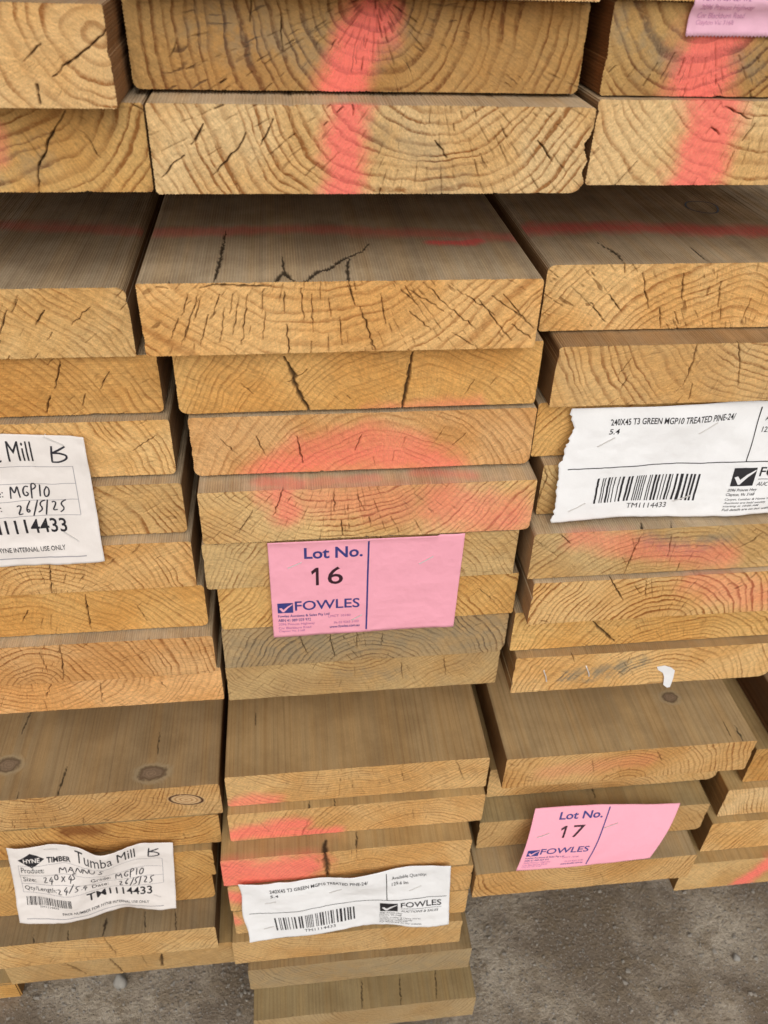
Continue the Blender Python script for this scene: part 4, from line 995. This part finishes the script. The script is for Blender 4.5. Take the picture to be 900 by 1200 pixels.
def mill_tag(corners, label, wave, right, staples, seed):
    sh = Sheet(corners, 90, 60, wave, rough=1.1)
    r = root('mill_tag', sh, label, 'timber tag', G_TAG)
    sheet_mesh(sh, M_CREAM, r)
    a = Print(); wt = Print(); hw = Print(); rl = Print(); bc = Print()
    lg = Print()
    for i in range(16):
        f0, f1 = i / 16, (i + 1) / 16
        h0, h1 = 0.09 * (1 - abs(2 * f0 - 1)), 0.09 * (1 - abs(2 * f1 - 1)); s0_, s1_ = .055 + .16 * f0, .055 + .16 * f1
        lg.add([(s0_, .165 - h0), (s0_, .165 + h0), (s1_, .165 + h1), (s1_, .165 - h1)], [(0, 1, 2, 3)])
    lg.build('logo', sh, M_BLACK, r)
    wt.text('HYNE', .088, .188, .142, .192, 0.02); 
    a.text('TIMBER', .228, .365, .150, .215, 0.03)
    a.text('Tumba Mill', .395, .760, .050, .195, 0.0)
    a.build('heading', sh, M_BLACK, r); a = Print()
    for wd, *bx in (('Product:', .065, .205, .255, .325), ('Grade:', .475, .595, .395, .450), ('Size:', .065, .145, .395, .455), ('Date:', .475, .575, .505, .560), ('Qty/Length:', .065, .265, .515, .590)):
        Print().text(wd, *bx).build('field_name', sh, M_BLACK, r)
    a = Print()
    a.text('TM1114433', .435, .850, .630, .745, 0.012)
    a.build('serial_number', sh, M_BLACK, r); a = Print()
    a.text('PACK NUMBER FOR HYNE INTERNAL USE ONLY', .28, .825, .845, .885, 0.004)
    a.build('notice', sh, M_BLACK, r)
    wt.build('logo_text', sh, M_CREAM, r, 0.32)
    asp = 1.45
    write(hw, 'MANNUS', .29, .56, .275, .345, .0078, asp, .05)
    write(hw, '240x45', .19, .40, .385, .465, .0078, asp, .04)
    write(hw, '24/5.4', .27, .46, .51, .58, .0075, asp, .04)
    write(hw, 'MGP10', .622, .815, .375, .465, .009, asp, .015)
    write(hw, '26/5/25', .640, .865, .500, .585, .009, asp, .02)
    write(hw, 'B', .830, .900, .075, .195, .012, asp)
    hw.build('handwriting', sh, M_PEN, r, 0.32)
    for t in (.232, .362, .485, .605): rl.rect(.05, .925, t, t + .004, 60)
    rl.rect(.05, .0525, .232, .605, 20); rl.rect(.925, .928, .232, .605, 20)
    rl.rect(.05, .92, .935, .943, 60)
    rl.build('ruled_line', sh, M_GREYINK, r)
    barcode(bc, .065, .345, .660, .765, seed, 110); bc.text('TM1114433', .14, .26, .775, .80); bc.build('barcode', sh, M_BLACK, r)
    for s in staples: staple(sh, r, *s)
    return r

Z = 1050.0
def C(*a): return [(x, y, z + Z) for x, y, z in a]
PI2 = 2 * math.pi
lot_card(C((-21.0, 474.4, -382.9), (125.9, 474.4, -383.6), (-21.0, 474.4, -480.4), (124.8, 474.4, -480.8)), '16',
         'pink Lot No. 16 card on the boards of the middle stack',
         lambda S, T: (0.5 + 0.5 * np.sin(PI2 * S * 0.8 + 1) * T + 0.5 * T ** 3, 0 * S), M_PINK,
         [(.095, .265, .165, .215), (.775, .285, .845, .215), (.425, .855, .48, .80)])
lot_card(C((220.0, 448.9, -710.7), (371.1, 448.9, -723.1), (201.4, 421.2, -770.6), (340.1, 421.2, -772.9)), '17',
         'pink Lot No. 17 card slanting over two boards above the bare concrete',
         lambda S, T: (1.5 + 3.5 * np.sin(math.pi * T) + 2.0 * np.sin(PI2 * S * 0.7 + .4) * (T - .3) - 6.0 * np.clip(S - .8, 0, 1) ** 1.0 * (1 - T), 3.0 * np.sin(math.pi * S) * (1 - T) + 1.0 * np.sin(PI2 * S) * T), M_PINK,
         [(.06, .42, .14, .37), (.515, .34, .60, .27)], False, True)
lot_card(C((208.5, 478.6, 39.0), (355.5, 478.6, 40.0), (215.2, 479.0, -57.7), (362.0, 479.0, -56.2)), None,
         'pale pink card cut off by the top right corner of the picture',
         lambda S, T: (0.5 + 0.4 * np.sin(PI2 * S), 0 * S), M_PINK_PALE, [], True, True)
_rs = np.random.RandomState(3); _torn = np.cumsum(_rs.randn(200)) * 0.0022; _torn -= np.linspace(_torn[0], _torn[-1], 200)
def torn(T):
    return np.interp(T, np.linspace(0, 1, 200), _torn) - 0.012 + 0.035 * np.exp(-((T - .22) / .12) ** 2)
stock_label(C((199.6, 491.8, -289.2), (404.0, 491.8, -287.2), (192.5, 474.0, -376.4), (393.4, 474.0, -377.6)),
            'large white barcode label with a torn left edge, upper right',
            lambda S, T: (0.8 + 2.2 * np.sin(PI2 * (S * 1.3 + T * 0.35)) * (0.3 + 0.7 * T) + 2.5 * np.exp(-((S - .42) / .12) ** 2 - ((T - .15) / .2) ** 2), 1.2 * np.abs(np.sin(PI2 * S * 0.8 + .6)) * T), torn, None,
            [(.112, .325, .165, .25), (.475, .245, .535, .16), (.055, .895, .11, .83), (.45, .86, .51, .80)], 5)
stock_label(C((-69.6, 428.9, -766.3), (136.9, 428.9, -762.4), (-64.8, 420.0, -854.3), (140.2, 420.0, -857.4)),
            'crumpled white barcode label across the coral painted boards low in the middle stack',
            lambda S, T: (1.2 + 2.5 * np.sin(PI2 * (S * 1.1 + .15)) * T + 2.5 * np.sin(PI2 * (S * 2.1 - T * .6)) * .5 + 3.5 * np.exp(-((S - .56) / .1) ** 2) * np.exp(-((T - .1) / .25) ** 2), 2.5 * np.sin(PI2 * S * 1.2 + 2.4) * (1 - T) - 1.6 * np.sin(PI2 * S * 1.4) * T),
            lambda T: 0.006 * np.sin(T * 9), None,
            [(.11, .34, .16, .30), (.415, .30, .475, .24), (.08, .80, .13, .76), (.80, .38, .86, .32)], 5)
mill_tag(C((-291.0, 501.3, -299.5), (-140.6, 501.3, -302.0), (-290.5, 483.0, -404.0), (-139.7, 483.0, -400.2)),
         'large off white handwritten tag cut off by the left picture edge',
         lambda S, T: (0.9 + 2.2 * np.sin(PI2 * (S * .9 + T * .2)) * (0.3 + .7 * T) + 1.5 * np.clip(S - .8, 0, 1) * 5 * (1 - T) ** 2, -1.5 * np.clip(S - .65, 0, 1) * 4 * (1 - T) + 1.5 * np.sin(PI2 * S * 1.0 + .5) * T), None,
         [(.825, .012, .905, .07), (.83, .745, .895, .82)], 9)
mill_tag(C((-278.9, 460.8, -719.2), (-129.2, 460.8, -732.2), (-285.7, 446.5, -821.6), (-135.7, 446.5, -824.5)),
         'wavy off white handwritten tag with a black diamond logo, lower left',
         lambda S, T: (2.0 + 7.0 * np.exp(-((S + T * .35 - .62) / .15) ** 2) * (1 - .5 * T) + 4.0 * np.sin(PI2 * (S * 1.0 + .1)) * T + 1.5 * np.sin(PI2 * (S * 2.3 - T * .7)),
                       -6.0 * np.exp(-((S - .52) / .16) ** 2) * (1 - T) + 3.0 * np.exp(-((S - .25) / .12) ** 2) * (1 - T) - 5.0 * np.sin(math.pi * S) * T), None,
         [(.22, .05, .30, .06), (.12, .285, .20, .30), (.86, .76, .90, .80)], 9)

# scrap of torn paper and old staples on board ends
def scrap(name, key, pts, label, curl):
    b = BOARD[key]
    P = [Vector(((b[0] + x) / 1000, (b[1] - 0.5 - c) / 1000, (b[2] + z) / 1000)) for (x, z), c in zip(pts, curl)]
    n = len(P); cen = sum(P, Vector()) / n
    o = mesh_obj(name, [tuple(p - cen) for p in P] + [tuple(p - cen + Vector((0, 0.0002, 0))) for p in P],
                 [tuple(range(n)), tuple(reversed(range(n, 2 * n)))] + [(i, i + n, (i + 1) % n + n, (i + 1) % n) for i in range(n)], M_WHITE)
    o.location = cen
    return tag(o, label, 'paper scrap')
scrap('torn_paper', 'R9', [(129, 22.7), (136, 23.6), (142.1, 21.5), (146.0, 18), (146.6, 8), (146.2, -2.5), (143.5, -3.0), (139.4, 0.6), (138.2, 10), (136, 15), (131, 18.5)],
      'torn white scrap of paper left on the board end with old staples', [0, 0, .8, 1.5, 2.0, 2.5, 2.5, 2.0, 1.2, .5, 0])
def loose_staple(key, pts, label):
    b = BOARD[key]
    V, F = [], []
    P = [Vector(((b[0] + x) / 1000, (b[1] - c) / 1000, (b[2] + z) / 1000)) for x, z, c in pts]
    cen = P[0].copy(); r = 0.0004
    for p in P:
        for a in ((-1, -1), (1, -1), (1, 1), (-1, 1)): V.append(tuple(p - cen + Vector((a[0] * r, a[1] * r, 0.3 * a[0] * r))))
    for i in range(len(P) - 1):
        for j in range(4): F.append((4 * i + j, 4 * i + (j + 1) % 4, 4 * i + 4 + (j + 1) % 4, 4 * i + 4 + j))
    F += [(3, 2, 1, 0), tuple(4 * (len(P) - 1) + q for q in range(4))]
    o = mesh_obj('bent_staple', V, F, M_STEEL); o.location = cen
    return tag(o, label, 'staple', 'old staples left in a board end')
loose_staple('R9', [(27, 28, -1), (26.5, 26.9, 1), (29, 21, 1.6), (30.8, 13.4, .6), (32, 13, -1)], 'bent staple left of the grey smear on the board with the paper scrap')
loose_staple('R9', [(63.5, 30, -1), (64.1, 28.7, 1), (67, 22, 1.6), (68.6, 16.4, .6), (69, 16, -1)], 'bent staple in the grey smear beside the torn paper scrap')

# ------------------------------------------------------------------ bearers between and under the packs
M_BEARER = simple('rough_bearer_wood', (0.33, 0.22, 0.11), 0.85, 0.2, 0.2, 60.0)
def bearer(x0, x1, y0, y1, z0, z1, label):
    bm = bmesh.new()
    bmesh.ops.create_cube(bm, size=1.0)
    bmesh.ops.scale(bm, vec=((x1 - x0) / 1000, (y1 - y0) / 1000, (z1 - z0) / 1000), verts=bm.verts)
    bmesh.ops.bevel(bm, geom=list(bm.edges), offset=0.002, segments=2, affect='EDGES')
    me = bpy.data.meshes.new('timber_bearer'); bm.to_mesh(me); bm.free(); me.materials.append(M_BEARER)
    o = bpy.data.objects.new('timber_bearer', me); COL.objects.link(o)
    o.location = ((x0 + x1) / 2000, (y0 + y1) / 2000, (z0 + z1) / 2000)
    return tag(o, label, 'bearer', 'timber bearers carrying the packs')
for nm, up, lo in (('left', 'L1', 'L2'), ('middle', 'C1', 'C2'), ('right', 'R1', 'R2'), ('left', 'L9', 'L10'), ('middle', 'C9', 'C10'), ('right', 'R9', 'R10')):
    a, b = BOARD[up], BOARD[lo]
    where = 'under the top pack' if up[1] == '1' else 'under the middle pack'
    for y in (1100, 4300):
        bearer(a[0] + 3, a[0] + a[3] - 3, y, y + 90, b[2] + b[4] + .2, a[2] - .2, f'{"near" if y < 2000 else "far"} timber bearer hidden in the gap {where} of the {nm} stack')
for nm, lo in (('left', 'L15'), ('middle', 'C17'), ('right', 'R13'), ('far right', 'F4')):
    a = BOARD[lo]
    for y in (900, 4300):
        bearer(a[0] + 3, a[0] + a[3] - 3, y, y + 120, 0.5, a[2] - .2, f'{"near" if y < 2000 else "far"} timber bearer on the concrete under the {nm} stack')

# the end of a timber lying on the concrete at the bottom left corner
def offcut():
    bm = bmesh.new()
    x0, x1, z1 = -0.43, -0.3415, 0.0335
    bmesh.ops.create_cube(bm, size=1.0)
    bmesh.ops.scale(bm, vec=(x1 - x0, 0.6, z1), verts=bm.verts)
    bmesh.ops.bevel(bm, geom=list(bm.edges), offset=0.0015, segments=2, affect='EDGES')
    me = bpy.data.meshes.new('timber_offcut')
    for v in bm.verts: v.co += Vector(((x1 - x0) / 2, 0.3, z1 / 2))
    bm.to_mesh(me); bm.free()
    me.materials.append(M_END); me.materials.append(M_SIDE)
    for p in me.polygons: p.material_index = 0 if abs(p.normal.y) > 0.7 else 1
    for nm in ('crack', 'paint', 'stain', 'knot', 'resin'): me.attributes.new(nm, 'FLOAT', 'POINT')
    o = bpy.data.objects.new('timber_offcut', me); COL.objects.link(o); o.location = (x0, 0.4735, 0.0006)
    o['pith'] = (60.0, -30.0, 4.5); o['look'] = (.6, .4, .1); o['tone'] = T_GOLD; o['side'] = O_SIDE; o['seed'] = .37
    return tag(o, 'short timber end lying on the concrete in the bottom left corner', 'timber offcut')
offcut()

# ------------------------------------------------------------------ ground
def ground_mat():
    q = NT('dirty_concrete')
    P = q.n('ShaderNodeTexCoord').outputs['Object']
    n1 = q.noise(P, 7.0, 5.0, 0.6); n2 = q.noise(P, 38.0, 5.0, 0.65); n3 = q.noise(P, 240.0, 4.0, 0.7); n4 = q.noise(P, 900.0, 2.0, 0.6)
    vo = q.n('ShaderNodeTexVoronoi'); vo.inputs['Scale'].default_value = 190.0; q.l(P, vo.inputs['Vector'])
    v2 = q.n('ShaderNodeTexVoronoi'); v2.inputs['Scale'].default_value = 420.0; q.l(P, v2.inputs['Vector'])
    col = q.mix(q.step(q.m('ADD', n1, q.m('MULTIPLY_ADD', n2, 0.35, -0.175)), 0.40, 0.62), (0.25, 0.195, 0.142), (0.60, 0.51, 0.40))
    col = q.mix(q.step(n2, 0.42, 0.68, 0.0, 0.75), col, (0.25, 0.185, 0.115))
    col = q.mix(q.step(n3, 0.38, 0.72, 0.0, 0.6), col, (0.115, 0.092, 0.07))
    wn = q.n('ShaderNodeTexWhiteNoise'); q.l(vo.outputs['Color'], wn.inputs['Vector'])
    speck = q.m('MULTIPLY', q.step(vo.outputs['Distance'], 0.22, 0.32, 1.0, 0.0), q.m('GREATER_THAN', wn.outputs[0], 0.68))
    col = q.mix(q.m('MULTIPLY', speck, 0.9), col, q.mix(n4, (0.42, 0.39, 0.35), (0.20, 0.17, 0.14)))
    w2 = q.n('ShaderNodeTexWhiteNoise'); q.l(v2.outputs['Color'], w2.inputs['Vector'])
    s2 = q.m('MULTIPLY', q.step(v2.outputs['Distance'], 0.2, 0.34, 1.0, 0.0), q.m('GREATER_THAN', w2.outputs[0], 0.78))
    col = q.mix(q.m('MULTIPLY', s2, 0.8), col, (0.50, 0.48, 0.45))
    gm = q.m('ADD', q.m('MULTIPLY_ADD', n3, 0.9, 0.55), q.m('MULTIPLY_ADD', n4, 0.7, -0.35))
    col = q.mix(1.0, col, q.com(gm, gm, gm), 'MULTIPLY')
    q.set('Base Color', col); q.set('Roughness', 0.85); q.set('Specular IOR Level', 0.25)
    h = q.m('ADD', q.m('MULTIPLY', n2, 1.2), q.m('MULTIPLY', n3, 0.8)); h = q.m('ADD', h, q.m('MULTIPLY', speck, 0.5))
    q.bump(h, 0.8, 0.006)
    return q.mat
M_GROUND = ground_mat()
g = mesh_obj('ground', [(-30, -30, 0), (30, -30, 0), (30, 30, 0), (-30, 30, 0)], [(0, 1, 2, 3)], M_GROUND)
tag(g, kind='structure')

def rock(bm, x, y, r, rs, flat=0.6):
    m = bmesh.ops.create_icosphere(bm, subdivisions=2 if r > 0.004 else 1, radius=r)
    s = Vector((1, 0.7 + 0.5 * rs.rand(), flat * (0.7 + 0.5 * rs.rand()))); a = rs.rand() * 6.28; c, sn = math.cos(a), math.sin(a)
    for v in m['verts']:
        k = 1 + 0.22 * rs.randn() * (0.6 if r > 0.004 else 1)
        p = Vector((v.co.x * s.x * k, v.co.y * s.y * k, v.co.z * s.z * k))
        v.co = Vector((x + p.x * c - p.y * sn, y + p.x * sn + p.y * c, r * flat * 0.55 + p.z))
M_GRIT = simple('grit', (0.30, 0.27, 0.23), 0.85, 0.25, 0.35, 90.0)
bm = bmesh.new(); rs_ = np.random.RandomState(11)
for _ in range(2600):
    r = 0.0005 + 0.0005 * rs_.gamma(1.1)
    x, y = (rs_.uniform(0.17, 0.75), rs_.uniform(0.32, 0.62)) if rs_.rand() < .7 else (rs_.uniform(-0.40, -0.06), rs_.uniform(0.38, 0.52))
    rock(bm, x, y, min(r, 0.003), rs_)
me = bpy.data.meshes.new('gravel'); bm.to_mesh(me); bm.free(); me.materials.append(M_GRIT)
o = bpy.data.objects.new('gravel', me); COL.objects.link(o); tag(o, kind='stuff')
M_STONE = simple('grey_stone', (0.30, 0.28, 0.25), 0.8, 0.3, 0.2, 200.0)
def pebble(x, y, r, label, flat):
    bm = bmesh.new(); rs = np.random.RandomState(int(r * 1e5) + 3)
    m = bmesh.ops.create_icosphere(bm, subdivisions=3, radius=r)
    for v in m['verts']:
        d = v.co.normalized(); k = 1 + 0.16 * math.sin(3.1 * d.x + 2) * math.sin(2.3 * d.y) + 0.10 * math.sin(5 * d.z + 1) * math.sin(4 * d.x)
        v.co = Vector((v.co.x * k * 0.75, v.co.y * k * 0.85, v.co.z * k * flat))
    me = bpy.data.meshes.new('pebble'); bm.to_mesh(me); bm.free(); me.materials.append(M_STONE)
    me.polygons.foreach_set('use_smooth', [True] * len(me.polygons))
    o = bpy.data.objects.new('pebble', me); COL.objects.link(o); o.location = (x, y, r * flat * 0.9)
    tag(o, label, 'pebble')
pebble(-0.229, 0.476, 0.010, 'grey pebble under the cracked board at the foot of the left stack', 0.95)
pebble(0.52, 0.432, 0.0055, 'small pale pebble on the open concrete at the lower right', 0.7)
